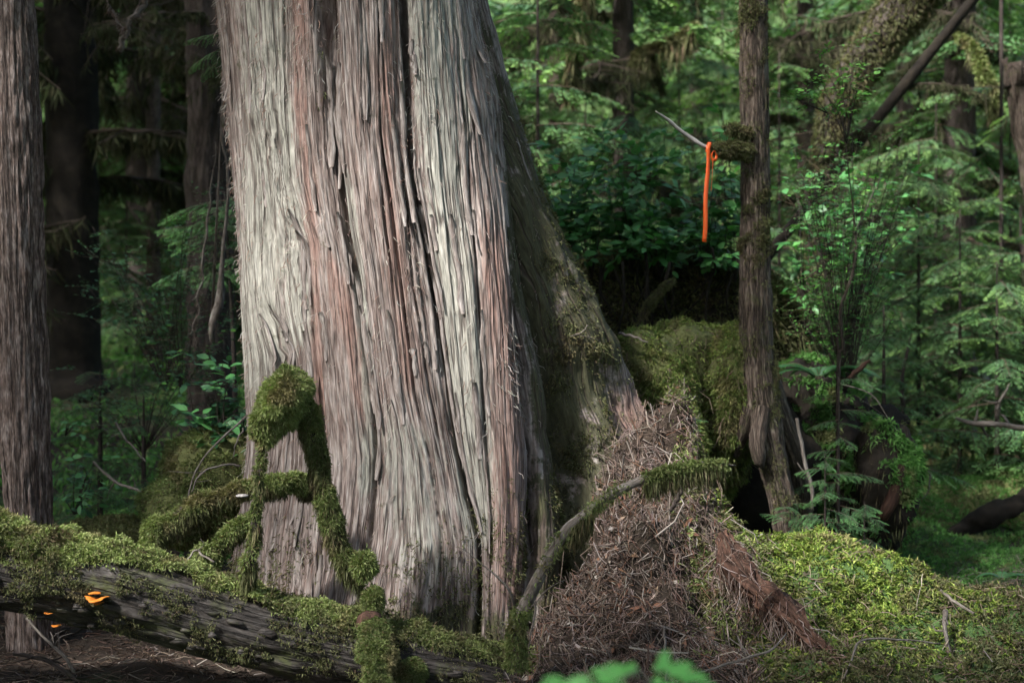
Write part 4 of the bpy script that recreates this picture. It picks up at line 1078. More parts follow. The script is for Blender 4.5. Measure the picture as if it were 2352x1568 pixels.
stick_thing("dead_twig", Ps([(30, 1500, 6.9), (90, 1510, 6.8), (150, 1540, 6.7), (200, 1585, 6.6)]), [.008, .01, .011, .012], "dark fallen branch under the log by the hemlock's foot", M_DARKBARK, spurs=5)
stick_thing("dead_twig", Ps([(60, 1420, 6.95), (110, 1470, 6.9), (150, 1510, 6.8), (175, 1560, 6.7)]), [.006, .007, .008, .008], "grey branching twig beneath the log near the left edge", spurs=5)

# ------------------------------------------------------------------ vegetation builders
def kites(b, d, nrm_, L, W):
    """flat leaf-like kites: base b, direction d, surface normal nrm_"""
    n = len(b); s = norm(np.cross(d, nrm_)); L = np.broadcast_to(L, (n,))[:, None]; W = np.broadcast_to(W, (n,))[:, None]
    k = np.cross(s, d)
    V = np.stack([b, b + d * L * .45 + s * W / 2, b + d * L - k * L * .12, b + d * L * .45 - s * W / 2], 1).reshape(-1, 3)
    i = np.arange(n)[:, None] * 4
    return V, np.stack([i + np.array([0, 1, 2]), i + np.array([0, 2, 3])], 1).reshape(-1, 3)

def bough_geo(L, nsec, nl, nw, pal, tip, seed, droop=.22, dens=1.0):
    """hemlock bough along +X"""
    r = np.random.default_rng(seed)
    ax = lambda t: np.stack([t * L, .04 * L * np.sin(t * 4 + seed), -droop * L * t * t + .03 * L * np.sin(t * 3)], -1)
    B = []; D = []; C = []; stems = []
    for i in range(nsec):
        t = .10 + .88 * i / nsec
        for sd in (-1, 1):
            if r.random() < .12: continue
            o = ax(np.array(t)); l = L * .50 * (1 - t) ** .75 * r.uniform(.7, 1.1) + .05 * L
            an = sd * math.radians(r.uniform(45, 68)); d = np.array([math.cos(an), math.sin(an), -.12 - .25 * r.random()]); d /= np.linalg.norm(d)
            m = max(3, int(l / (nl * .55) * dens)); q = np.linspace(.06, 1, m)
            pp = o + d * (q * l)[:, None] + np.array([0, 0, -1]) * (.16 * l * q ** 2)[:, None]
            stems.append((o, pp[-1]))
            for s2 in (-1, 1):
                a2 = an + s2 * np.radians(r.uniform(30, 65, m))
                dd = np.stack([np.cos(a2), np.sin(a2), -.10 - .3 * r.random(m)], -1)
                B.append(pp); D.append(norm(dd))
                w = np.clip(.15 + .85 * q + .25 * (t - .5) + r.normal(size=m) * .15, 0, 1)[:, None] ** 2
                c = palette(m, *pal); C.append(c * (1 - w) + np.array(tip) * w * r.uniform(.8, 1.2, (m, 1)))
    B = np.vstack(B); D = np.vstack(D); C = np.vstack(C)
    n = len(B); nn = norm(np.array([0, 0, 1.0]) + .35 * r.normal(size=(n, 3)))
    V, F = kites(B, D, nn, nl * r.uniform(.7, 1.3, n), nw * r.uniform(.7, 1.3, n))
    C = rep(C)
    A0 = np.array([s[0] for s in stems]); A1 = np.array([s[1] for s in stems]); t = np.linspace(0, 1, 9); m_ = ax(t)
    v2, f2 = rods(np.vstack([A0, m_[:-1]]), np.vstack([A1, m_[1:]]), np.r_[np.full(len(A0), L * .003), np.linspace(L * .010, L * .004, 8)], .02)
    return merge([(V, F, C), (v2, f2, np.tile(np.array([[.10, .07, .05]]), (len(v2), 1)))])

def veil_geo(L, n, seed, pal, hl=.11):
    """dead bough hung with moss strands"""
    r = np.random.default_rng(seed)
    t = np.linspace(0, 1, 12); ax = np.stack([t * L, .06 * L * np.sin(t * 5 + seed), -.25 * L * t * t], -1)
    A = [ax[:-1]]; B = [ax[1:]]; R = [np.linspace(.014, .005, 11) * L]
    tips = []
    for i in range(22):
        k = int(r.integers(2, 12)); d = np.array([.5 * r.normal(), r.normal(), -.35 + .3 * r.normal()]); e = ax[k] + norm(d) * L * r.uniform(.12, .4)
        A.append(ax[k][None]); B.append(e[None]); R.append(np.array([.004 * L])); tips.append((ax[k], e))
    v, f = rods(np.vstack(A), np.vstack(B), np.concatenate(R), .05)
    T = tips + [(ax[i], ax[i + 1]) for i in range(11)] * 2
    k = r.integers(0, len(T), n); q = r.random((n, 1)); p = np.array([T[i][0] for i in k]) * (1 - q) + np.array([T[i][1] for i in k]) * q
    dd = norm(np.array([0, 0, -1.0]) + .38 * r.normal(size=(n, 3)))
    V, F = kites(p, dd, norm(r.normal(size=(n, 3))), hl * r.uniform(.3, 1.2, n), .008 * r.uniform(.5, 1.5, n))
    return merge([(V, F, rep(palette(n, *pal))), (v, f, np.tile(np.array([[.07, .055, .045]]), (len(v), 1)))])

def mesh_of(name, g, mat, smooth=False):
    me = make_mesh(name, g[0], g[1], {"col": g[2]}, smooth); me.materials.append(mat); return me

HPAL = ([(.035, .085, .036), (.05, .11, .05), (.03, .065, .03)], [3, 3, 2])
BOUGH = [mesh_of("bough", bough_geo(1.0, 13, .055, .022, HPAL, c, 200 + i), M_NEEDLE) for i, c in enumerate([(.11, .215, .06), (.14, .25, .07), (.08, .17, .055), (.165, .285, .075)])]
FINE = [mesh_of("fine_bough", bough_geo(1.0, 15, .045, .016, HPAL, c, 220 + i, .15), M_NEEDLE) for i, c in enumerate([(.10, .24, .075), (.08, .19, .065), (.12, .27, .08)])]
VPAL = ([(.05, .052, .027), (.036, .034, .02), (.08, .08, .045), (.035, .045, .02)], [3, 3, 1, 2])
VEIL = VEIL0 = [mesh_of("veil", veil_geo(1.0, 1500, 240 + i, VPAL), M_VEIL) for i in range(3)]

def placed(p, yaw, pitch, sc, roll=0.0):
    M = Matrix.Translation(Vector(p.tolist() if hasattr(p, 'tolist') else p)) @ Matrix.Rotation(yaw, 4, 'Z') @ Matrix.Rotation(pitch, 4, 'Y') @ Matrix.Rotation(roll, 4, 'X') @ Matrix.Scale(sc, 4)
    return np.array(M)

def tree(name, pts, rad, mat, label, cat="tree", boughs=(), veils=(), seg=28, n=70, amp=.03, furrow=.015, ffreq=10, flen=2.5, group=None, seed=1, flare=0.0):
    """boughs: (count, zmin, zmax, size, meshes); spaced round the stem"""
    pts = np.array(pts, float)
    root = thing(name, pts[0], label, cat, group)
    rad = np.array(rad, float)
    v, f, g = tube(pts, rad, n, seg, amp * rad.mean() / .2, 4, seed, furrow=furrow * min(1, rad.mean() / .2), ffreq=ffreq, flen=flen)
    obj("trunk", v, f, mat, root, {"flow": g}, smooth=seg < 100)
    R = resample(np.c_[pts, rad], 80)
    for kind, lst in (("bough", boughs), ("mossy_bough", veils)):
        for (cnt, z0, z1, s0, s1, pool) in lst:
            a = rng.uniform(0, 6.28)
            for i in range(cnt):
                z = z0 + (z1 - z0) * (i + rng.random()) / cnt; k = int(np.argmin(np.abs(R[:, 2] - z))); a += 2.4 + rng.normal() * .4
                sc = s1 + (s0 - s1) * (1 - (z - z0) / max(z1 - z0, .01)); sc *= rng.uniform(.75, 1.2)
                inst(kind, pool[int(rng.integers(len(pool)))], placed(R[k, :3], a, rng.normal() * .15 + .05, sc, rng.normal() * .15), root)
    return root

def gp(px, d):
    x = (px - 1176) * K * d
    return on_ground(x, d)
def gz(px, d, z):
    return np.array([(px - 1176) * K * d, d, z])

# ------------------------------------------------------------------ standing trees
# left edge hemlock
hb = gp(82, 7.55); hb[2] -= .1
tree("hemlock_tree", [hb, P(75, 1500, 7.55), P(66, 1200, 7.55), P(56, 900, 7.55), P(42, 500, 7.55), P(22, 0, 7.55), P(-20, -1000, 7.55), P(-60, -2600, 7.6)], [.19, .145, .135, .136, .138, .135, .12, .10], M_HEMLOCK,
     "straight hemlock trunk with furrowed grey-brown bark at the left edge", seg=130, n=320, amp=.02, furrow=.018, ffreq=11, flen=6.0, seed=7)
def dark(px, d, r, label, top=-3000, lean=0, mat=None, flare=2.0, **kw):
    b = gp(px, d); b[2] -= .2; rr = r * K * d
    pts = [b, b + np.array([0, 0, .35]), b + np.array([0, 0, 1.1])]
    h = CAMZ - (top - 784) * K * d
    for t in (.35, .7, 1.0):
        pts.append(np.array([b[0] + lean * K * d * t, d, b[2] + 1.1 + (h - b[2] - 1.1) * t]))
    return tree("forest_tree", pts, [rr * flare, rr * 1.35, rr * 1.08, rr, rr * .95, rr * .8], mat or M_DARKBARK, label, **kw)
dark(168, 18, 58, "broad black shaded trunk just right of the left hemlock", lean=-40, flare=2.1, mat=M_PEAT_SHADE, veils=[(16, 3.0, 8.5, 2.6, 3.4, VEIL)], seed=11, seg=40)  # trunk in the peat black: its deep shade is put into the colour
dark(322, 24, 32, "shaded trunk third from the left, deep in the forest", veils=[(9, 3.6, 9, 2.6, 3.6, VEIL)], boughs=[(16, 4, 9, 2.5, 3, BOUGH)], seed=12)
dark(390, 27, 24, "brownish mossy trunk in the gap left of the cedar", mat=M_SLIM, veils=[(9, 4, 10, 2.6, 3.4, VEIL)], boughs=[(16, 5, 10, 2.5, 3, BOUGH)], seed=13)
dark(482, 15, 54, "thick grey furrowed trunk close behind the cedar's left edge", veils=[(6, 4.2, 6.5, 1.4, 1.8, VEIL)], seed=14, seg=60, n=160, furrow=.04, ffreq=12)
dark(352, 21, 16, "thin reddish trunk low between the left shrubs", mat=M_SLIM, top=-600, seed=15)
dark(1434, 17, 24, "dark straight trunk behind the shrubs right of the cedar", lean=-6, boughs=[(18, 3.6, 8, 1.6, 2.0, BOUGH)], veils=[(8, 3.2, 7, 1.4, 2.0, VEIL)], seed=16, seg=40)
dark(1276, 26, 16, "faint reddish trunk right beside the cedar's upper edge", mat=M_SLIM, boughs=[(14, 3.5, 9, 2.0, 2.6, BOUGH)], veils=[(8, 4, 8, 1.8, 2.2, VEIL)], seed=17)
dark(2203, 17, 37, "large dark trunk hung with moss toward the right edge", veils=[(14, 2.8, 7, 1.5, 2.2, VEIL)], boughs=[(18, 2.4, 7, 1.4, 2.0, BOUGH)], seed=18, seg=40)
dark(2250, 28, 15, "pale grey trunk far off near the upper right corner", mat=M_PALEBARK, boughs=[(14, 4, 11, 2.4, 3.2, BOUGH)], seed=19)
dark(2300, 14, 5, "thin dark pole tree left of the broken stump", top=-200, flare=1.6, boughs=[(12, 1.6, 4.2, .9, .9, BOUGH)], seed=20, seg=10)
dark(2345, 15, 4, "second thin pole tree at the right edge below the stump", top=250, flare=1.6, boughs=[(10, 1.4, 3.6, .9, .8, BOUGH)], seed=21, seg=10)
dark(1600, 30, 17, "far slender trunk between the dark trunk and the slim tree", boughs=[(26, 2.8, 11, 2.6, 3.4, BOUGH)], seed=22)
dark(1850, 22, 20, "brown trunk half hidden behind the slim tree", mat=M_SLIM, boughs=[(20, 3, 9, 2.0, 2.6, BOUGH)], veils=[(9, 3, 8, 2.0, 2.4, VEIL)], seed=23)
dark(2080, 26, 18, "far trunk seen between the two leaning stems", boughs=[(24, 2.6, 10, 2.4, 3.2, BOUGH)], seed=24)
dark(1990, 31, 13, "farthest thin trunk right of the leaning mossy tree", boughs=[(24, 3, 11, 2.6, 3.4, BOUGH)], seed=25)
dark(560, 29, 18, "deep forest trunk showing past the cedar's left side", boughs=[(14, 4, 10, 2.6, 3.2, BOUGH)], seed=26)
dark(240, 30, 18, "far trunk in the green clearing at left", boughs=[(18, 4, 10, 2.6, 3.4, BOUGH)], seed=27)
# leaning stems on the right
lm = mossy_branch("leaning_tree", Ps([(1880, 640, 13.6), (1900, 420, 13.5), (1925, 250, 13.4), (1990, 130, 13.3), (2090, 0, 13.2), (2230, -170, 13.1)]), [.16, .15, .16, .2, .22, .18],
             "thick mossy tree leaning right across the upper right background", .045, .009, 9000, MOSS_DULL, 1500, .12, amp=.06, cat="tree", seg=20, n=50, seed=31)
b0 = P(1690, 680, 12.2)
tree("leaning_pole", [b0, P(1760, 592, 12.18), P(1850, 480, 12.15), P(1990, 305, 12.1), P(2110, 155, 12.0), P(2235, 0, 11.9), P(2420, -230, 11.8)], [.055, .05, .048, .048, .048, .045, .04], M_PEAT_SHADE,
     "bare dark pole leaning steeply right below the mossy leaning tree", seg=14, n=50, amp=.02, furrow=.006, veils=[(5, 2.6, 4.2, .7, .7, VEIL)], seed=33)
mossy_branch("mossy_branch", Ps([(2195, 80, 14.5), (2235, 110, 14.4), (2262, 170, 14.3), (2280, 225, 14.3), (2285, 262, 14.3)]), [.02, .03, .04, .045, .03], "hooked mossy branch hanging down beside the moss-hung trunk", .05, .015, 2500, MOSS_MID, 500, .2, seed=34, n=24)
mossy_branch("mossy_branch", Ps([(1455, 130, 16.4), (1500, 112, 16.2), (1545, 95, 16.1), (1600, 52, 16.0)]), [.04, .04, .04, .015], "rising mossy side branch of the dark straight trunk", .05, .015, 1800, MOSS_DULL, 900, .3, seed=35, n=20)
mossy_branch("mossy_branch", Ps([(1310, 200, 15.2), (1320, 120, 15.1), (1335, 50, 15.0), (1350, -60, 15.0)]), [.05, .05, .05, .05], "upright mossy stem beside the cedar at upper right", .05, .015, 1800, MOSS_DULL, 900, .3, seed=36, n=20)
# broken stump at the right edge
bs = thing("broken_stump", gp(2420, 12.5), "broken-off leaning stump with splintered red top at right edge", "stump")
v, f, g = tube([gp(2435, 12.5), P(2420, 620, 12.5), P(2390, 420, 12.5), P(2350, 180, 12.5), P(2345, 145, 12.5)], [.36, .22, .18, .16, .14], 80, 36, .03, 4, 41, furrow=.02)
obj("trunk", v, f, M_SLIM, bs, {"flow": g})
for i in range(34):
    a = rng.uniform(0, 6.28); q = P(2349, 175, 12.5) + np.array([math.cos(a) * .14, math.sin(a) * .14, 0]); h = rng.uniform(.05, .2)
    v, f, g = tube([q + [0, 0, -.1], q + [0, 0, h * .5], q + np.array([-.02 + .04 * rng.normal(), .02 * rng.normal(), h])], [.02, .016, .003], 6, 6, .006, 20, i)
    obj("splinter", v, f, M_SLIM, bs, {"flow": g})

# ------------------------------------------------------------------ hemlock saplings
def sapling(px, d, top, label, nb, s0, s1, pool, zb=None, lean=0, r=.018, group=None):
    b = gp(px, d); h = CAMZ - (top - 784) * K * d
    pts = [b, b * .5 + np.array([b[0] + lean * .5, d, h]) * .5, np.array([b[0] + lean, d, h])]
    z0 = b[2] + (.25 if zb is None else zb)
    return tree("hemlock_sapling", pts, [r * 1.4, r, r * .3], M_DARKBARK, label, "sapling", boughs=[(nb, z0, h, s0, s1, pool)], seg=8, n=20, amp=0, furrow=0, group=group, seed=int(px))
sapling(1235, 13.5, -380, "lime-tipped hemlock sapling emerging right of the cedar's upper trunk", 34, 1.1, .7, BOUGH, 1.6)
sapling(1345, 17, 60, "hemlock sapling behind the shrubs left of the dark trunk", 22, 1.2, .5, BOUGH, 1.0)
sapling(1560, 19, -100, "pale green hemlock sapling right of the dark straight trunk", 34, 1.6, .7, BOUGH, 1.0)
sapling(1660, 24, -250, "hemlock sapling behind the orange tape's branch", 34, 2.2, .9, BOUGH, 1.0)
sapling(1790, 15, 120, "hemlock sapling peeking out right of the slim tree", 20, 1.0, .5, BOUGH, 1.4)
sapling(2110, 13, 330, "layered bright hemlock sapling below the leaning pole", 30, 1.0, .5, BOUGH, .3)
sapling(2205, 12.4, 480, "brightest lime hemlock sapling right of centre background", 26, .95, .45, BOUGH, .5)
sapling(2290, 11.8, 600, "low bushy hemlock sapling at right, above the dead branch", 30, .9, .4, BOUGH, .2)
sapling(2350, 12.6, 560, "hemlock sapling cut by the right edge", 26, 1.0, .5, BOUGH, .2)
sapling(2150, 16, 200, "taller hemlock sapling beneath the moss-hung trunk", 30, 1.3, .6, BOUGH, .6)
sapling(2320, 19, -200, "tall pale hemlock sapling filling the upper right corner", 40, 1.9, .9, BOUGH, .8)
sapling(2060, 20, 150, "hemlock sapling glowing behind the leaning pole", 30, 1.7, .7, BOUGH, .6)
sapling(1880, 10.2, 640, "fern-like hemlock sapling just behind the slim tree's right side", 22, .6, .3, FINE, .5)
sapling(2030, 10.6, 700, "open hemlock sapling between the fern and the dead pole", 22, .6, .3, FINE, .4)
sapling(2000, 14, 560, "small hemlock sapling behind the huckleberry thicket", 18, .8, .4, BOUGH, .2)
sapling(2255, 24, 100, "distant feathery hemlock sapling near the pale trunk", 34, 2.2, 1.0, BOUGH, .4)
sapling(1480, 25, 150, "distant hemlock sapling above the shrub's left part", 30, 2.0, .8, BOUGH, 1.0)
sapling(290, 21, 430, "green hemlock sapling in the left clearing", 26, 1.5, .6, BOUGH, .2)
sapling(250, 26, 380, "pale hemlock sapling deep in the left clearing", 26, 1.8, .8, BOUGH, .1)
sapling(400, 23, 470, "hemlock sapling between the left trunks", 26, 1.5, .6, BOUGH, .2)
sapling(545, 11.2, 440, "lime-green hemlock sapling against the cedar's left edge", 18, .62, .5, FINE, 2.0, lean=-.1)
sapling(230, 10.5, 850, "dim blue-green hemlock seedling in the left hollow", 22, .5, .3, FINE, .2)
sapling(330, 9.6, 900, "small dim hemlock seedling above the crooked grey branch", 16, .36, .25, FINE, .2)
sapling(1925, 8.5, 865, "fine green hemlock seedling right of the slim tree's roots", 22, .34, .22, FINE, .05, r=.008)
sapling(1895, 7.9, 1040, "hemlock seedling on the hummock behind the pale stick", 16, .22, .16, FINE, .05, r=.006)
sapling(1985, 8.3, 1150, "little hemlock seedling hanging over the dark pit", 10, .26, .2, FINE, .25, r=.006)
sapling(1815, 8.0, 1150, "tiny hemlock seedling at the slim tree's foot", 8, .22, .16, FINE, .2, r=.006)
ss = thing("hemlock_sprig", P(1600, 1010, 8.1), "tiny bright hemlock sprig on the mossy stump's right edge", "sprig")
for (px, py, yaw, sc) in ((1565, 965, .2, .16), (1560, 985, -.4, .14), (1575, 1000, .5, .12)):
    inst("bough", FINE[0], placed(P(px, py, 8.05), yaw, -.1, sc), ss)
ss = thing("cedar_sprig", P(500, 100, 8.0), "cedar frond sticking out from the giant trunk's upper left edge", "sprig")
for (px, py, yaw, pit, sc) in ((512, 80, 3.3, .1, .22), (515, 110, 3.2, .45, .24), (520, 130, 3.0, .55, .2)):
    inst("frond", FINE[1], placed(P(px, py, 7.8), yaw, pit, sc), ss)

# ------------------------------------------------------------------ broadleaf shrubs
def leaf_geo(w=.55, fold=.12, curl=.18):
    """ovate leaf, unit length along +X, 14 triangles"""
    t = np.array([0, .18, .42, .68, .88, 1.0]); ww = np.array([0, .75, 1.0, .78, .38, 0]) * w / 2
    V = [[0, 0, 0]]
    for i in range(1, 5):
        z = -curl * t[i] ** 2
        V += [[t[i], ww[i], z + fold * ww[i]], [t[i], 0, z], [t[i], -ww[i], z + fold * ww[i]]]
    V += [[1, 0, -curl]]
    F = [[0, 2, 1], [0, 3, 2]]
    for i in range(3):
        a = 1 + 3 * i
        F += [[a, a + 1, a + 4], [a, a + 4, a + 3], [a + 1, a + 2, a + 5], [a + 1, a + 5, a + 4]]
    F += [[10, 11, 13], [11, 12, 13]]
    return np.array(V, float), np.array(F)
LEAFV, LEAFF = leaf_geo()
HLV, HLF = leaf_geo(.5, .08, .12)
SMALLV = np.array([[0, 0, 0], [.5, .3, .02], [1, 0, -.06], [.5, -.3, .02]], float); SMALLF = np.array([[0, 1, 2], [0, 2, 3]])

def put_leaves(LV, LF, pos, d, nn, size, cols):
    s = norm(np.cross(nn, d)); k = np.cross(d, s)
    V = pos[:, None, :] + size[:, None, None] * (LV[None, :, 0:1] * d[:, None, :] + LV[None, :, 1:2] * s[:, None, :] + LV[None, :, 2:3] * k[:, None, :])
    F = (np.arange(len(pos))[:, None, None] * len(LV) + LF[None]).reshape(-1, 3)
    return V.reshape(-1, 3), F, np.repeat(cols, len(LV), 0)

def shrub(name, label, cat, bases, tips, size, leafmesh, mat1, pal, ntw, nlf, single, twl=.16, mass=(SMALLV, SMALLF), updir=.8, sr=.004, bare=0, keep=None, stemcol=None):
    bases = np.array(bases, float); tips = np.array(tips, float)
    root = thing(name, bases.mean(0), label, cat)
    me = make_mesh("leaf", *leafmesh, None, True); me.materials.append(mat1)
    LP = []; LD = []; LN = []; TA = []; TB = []
    for tp in tips:
        b = bases[int(np.argmin(np.linalg.norm(bases - tp, axis=1) + rng.random(len(bases)) * .5))]
        mid = (b + tp) / 2 + np.array([0, 0, .12 * np.linalg.norm(tp - b)]) + rng.normal(size=3) * .04
        R = resample([b, mid, tp], 20)
        v, f, g = tube([b, mid, tp], [sr, sr * .7, sr * .25], 9, 5, 0)
        obj("stem", v, f, M_DARKBARK if stemcol is None else stemcol, root, {"flow": g})
        for j in range(ntw):
            k = int(rng.integers(6, 20)); o = R[k]
            d = norm(rng.normal(size=3) * np.array([1, 1, .35]) + np.array([0, -.25, .1])); e = o + d * twl * rng.uniform(.5, 1.2)
            TA.append(o); TB.append(e)
            for q in range(nlf):
                t = (q + .6) / nlf; p = o + (e - o) * t
                sd = norm(np.cross(d, [0, 0, 1.0])) * (1 if q % 2 else -1)
                ld = norm(d * .55 + sd * (.9 if q < nlf - 1 else .1) + rng.normal(size=3) * .18)
                LP.append(p); LD.append(ld); LN.append(norm(np.array([0, -.25, updir]) + rng.normal(size=3) * .32))
    if bare:
        for j in range(bare):
            o = tips[int(rng.integers(len(tips)))] + rng.normal(size=3) * .15; TA.append(o); TB.append(o + norm(rng.normal(size=3) * np.array([1, .6, .7])) * rng.uniform(.1, .4))
    v, f = rods(np.array(TA), np.array(TB), sr * .3, .1)
    obj("twigs", v, f, M_TWIG, root, {"col": rep(palette(len(TA), [(.10, .075, .05), (.16, .12, .09), (.07, .08, .04)]), 9)}, kind="stuff")
    LP = np.array(LP); LD = np.array(LD); LN = norm(np.array(LN)); sz = size * rng.uniform(.65, 1.25, len(LP))
    a, b = pix(LP); vis = (a > -60) & (a < 2420) & (b > -80) & (b < 1640)
    if keep is not None: vis &= keep(a, b)
    LP, LD, LN, sz = LP[vis], LD[vis], LN[vis], sz[vis]
    order = np.argsort(-(sz / LP[:, 1])); one = order[:single]; rest = order[single:]
    for i in one:
        s = norm(np.cross(LN[i], LD[i])); k = np.cross(LD[i], s)
        M = np.eye(4); M[:3, 0] = LD[i] * sz[i]; M[:3, 1] = s * sz[i]; M[:3, 2] = k * sz[i]; M[:3, 3] = LP[i]
        inst("leaf", me, M, root)
    if len(rest):
        g = put_leaves(*mass, LP[rest], LD[rest], LN[rest], sz[rest], palette(len(rest), *pal))
        obj("foliage", g[0], g[1], M_LEAFMASS, root, {"col": g[2]}, kind="stuff", smooth=False)
    return root
SPAL = ([(.045, .15, .036), (.065, .19, .05), (.035, .11, .03), (.085, .23, .06)], [3, 3, 2, 1])
UPAL = ([(.06, .18, .035), (.045, .13, .03), (.085, .23, .045)], [3, 2, 2])
BPAL = ([(.035, .10, .04), (.025, .075, .03), (.05, .13, .05)], [3, 2, 1])
def rnd_tips(x0, x1, y0, y1, d0, d1, n, top=None):
    o = []
    while len(o) < n:
        x, y, d = rng.uniform(x0, x1), rng.uniform(y0, y1), rng.uniform(d0, d1)
        if top is not None and y < np.interp(x, top[0], top[1]): continue
        o.append(P(x, y, d))
    return o
TOPS = ([1220, 1300, 1400, 1500, 1600, 1730], [330, 270, 300, 280, 240, 260])
LG = (LEAFV, LEAFF)
shrub("salal_shrub", "glossy broadleaf shrub pressed against the cedar's right flank", "shrub", [P(1300, 620, 10.0), P(1360, 640, 9.9)], rnd_tips(1225, 1390, 260, 600, 9.4, 10.6, 30, TOPS), .085, LG, M_SALAL, SPAL, 6, 5, 110, mass=LG, bare=16)
shrub("salal_shrub", "dense glossy broadleaf shrub in the middle of the black bank", "shrub", [P(1450, 630, 9.9), P(1520, 640, 9.8)], rnd_tips(1380, 1580, 260, 590, 9.3, 10.6, 38, TOPS), .085, LG, M_SALAL, SPAL, 6, 5, 150, mass=LG, bare=30)
shrub("salal_shrub", "glossy broadleaf shrub behind the hanging orange tape", "shrub", [P(1620, 640, 9.8), P(1690, 650, 9.8)], rnd_tips(1570, 1725, 240, 620, 9.3, 10.6, 28, TOPS), .085, LG, M_SALAL, SPAL, 6, 5, 110, mass=LG, bare=25)
shrub("salal_shrub", "broadleaf shrub mixed with bare twigs right of the slim tree", "shrub", [P(1850, 760, 9.8), P(1960, 760, 9.8)], rnd_tips(1790, 2110, 380, 620, 9.3, 10.4, 30), .075, LG, M_SALAL, SPAL, 5, 4, 110, mass=LG, bare=90)
shrub("salal_shrub", "blue-green broadleaf shrub left of the cedar's lower trunk", "shrub", [P(520, 1080, 8.3), P(470, 1080, 8.4)], rnd_tips(400, 565, 800, 1010, 8.0, 8.6, 22), .07, LG, M_SALAL, BPAL, 4, 5, 110, mass=LG)
shrub("salal_shrub", "small low broadleaf plant in the hollow beside the left hemlock", "shrub", [P(170, 1180, 8.6)], rnd_tips(130, 240, 1030, 1140, 8.4, 8.8, 8), .055, LG, M_SALAL, BPAL, 3, 4, 40, mass=LG)
shrub("salal_shrub", "little leafy sprout by the left hemlock's dark flank", "shrub", [P(150, 1000, 8.6)], rnd_tips(140, 180, 940, 980, 8.5, 8.7, 3), .05, LG, M_SALAL, BPAL, 2, 4, 20, mass=LG)
SM = (SMALLV, SMALLF)
shrub("huckleberry_bush", "airy small-leaved bush in the left clearing before the dark trunk", "bush", [P(380, 900, 10.2), P(420, 900, 10.0)], rnd_tips(170, 560, 440, 760, 9.6, 11.0, 34), .034, LG, M_HUCK, BPAL, 9, 9, 60, twl=.26, updir=1.2)
shrub("huckleberry_bush", "thin dark-leaved bush low in the left hollow", "bush", [P(330, 1040, 9.8)], rnd_tips(150, 520, 760, 960, 9.3, 10.5, 22), .034, LG, M_HUCK, BPAL, 7, 8, 40, twl=.24, updir=1.2)
shrub("huckleberry_bush", "bright small-leaved bush right of the slim tree", "bush", [P(1955, 880, 9.2), P(1930, 860, 9.2)], rnd_tips(1800, 2120, 260, 560, 8.8, 9.8, 30), .030, LG, M_HUCK, UPAL, 8, 9, 120, twl=.24, updir=1.2, keep=lambda a, b: a > 1785)
shrub("huckleberry_bush", "leafy bush hiding the foot of the leaning pole", "bush", [P(1900, 640, 10.4), P(1950, 640, 10.4)], rnd_tips(1795, 1985, 330, 500, 10.0, 10.8, 24), .04, LG, M_HUCK, SPAL, 8, 8, 60, twl=.26, updir=1.1, keep=lambda a, b: a > 1785)
shrub("huckleberry_bush", "fine-leaved lower thicket above the fern right of the slim tree", "bush", [P(1940, 900, 9.4)], rnd_tips(1795, 2080, 590, 760, 8.9, 9.6, 24), .024, LG, M_HUCK, UPAL, 8, 9, 40, twl=.2, updir=1.2, keep=lambda a, b: a > 1785)
shrub("huckleberry_spray", "bright leafy spray high right of the slim tree", "bush", [P(1945, 330, 8.9)], Ps([(1850, 100, 8.8), (1880, 150, 8.75), (1920, 95, 8.8), (1960, 110, 8.8), (2000, 150, 8.85), (1860, 185, 8.7), (2020, 150, 8.9)]), .036, LG, M_HUCK, UPAL, 6, 9, 260, twl=.2, updir=1.4, sr=.004)
shrub("huckleberry_spray", "small bright leafy spray touching the slim tree's right side", "bush", [P(1900, 260, 8.7)], Ps([(1790, 215, 8.5), (1830, 220, 8.5), (1850, 210, 8.55)]), .034, LG, M_HUCK, UPAL, 5, 9, 100, twl=.16, updir=1.4, sr=.004)
st = thing("sapling_stem", gp(1925, 8.9), "crooked pale sapling stem rising right of the slim tree", "sapling")
v, f, g = tube([gp(1925, 8.9), P(1925, 870, 8.9), P(1936, 800, 8.9), P(1930, 712, 8.9), P(1958, 630, 8.9), P(1965, 540, 8.9), P(1950, 400, 8.9), P(1942, 320, 8.9)], [.014, .013, .012, .012, .010, .007, .004, .003], 60, 8, .002, 14)
obj("stem", v, f, M_SLIM, st, {"flow": g})
for q in ([(1925, 880, 8.9), (2000, 905, 8.8), (2040, 960, 8.75)], [(1960, 540, 8.9), (1990, 480, 8.8), (2010, 430, 8.8)]):
    v, f, g = tube(Ps(q), [.006, .004, .002], 12, 5, 0); obj("branch", v, f, M_STICK, st, {"flow": g})

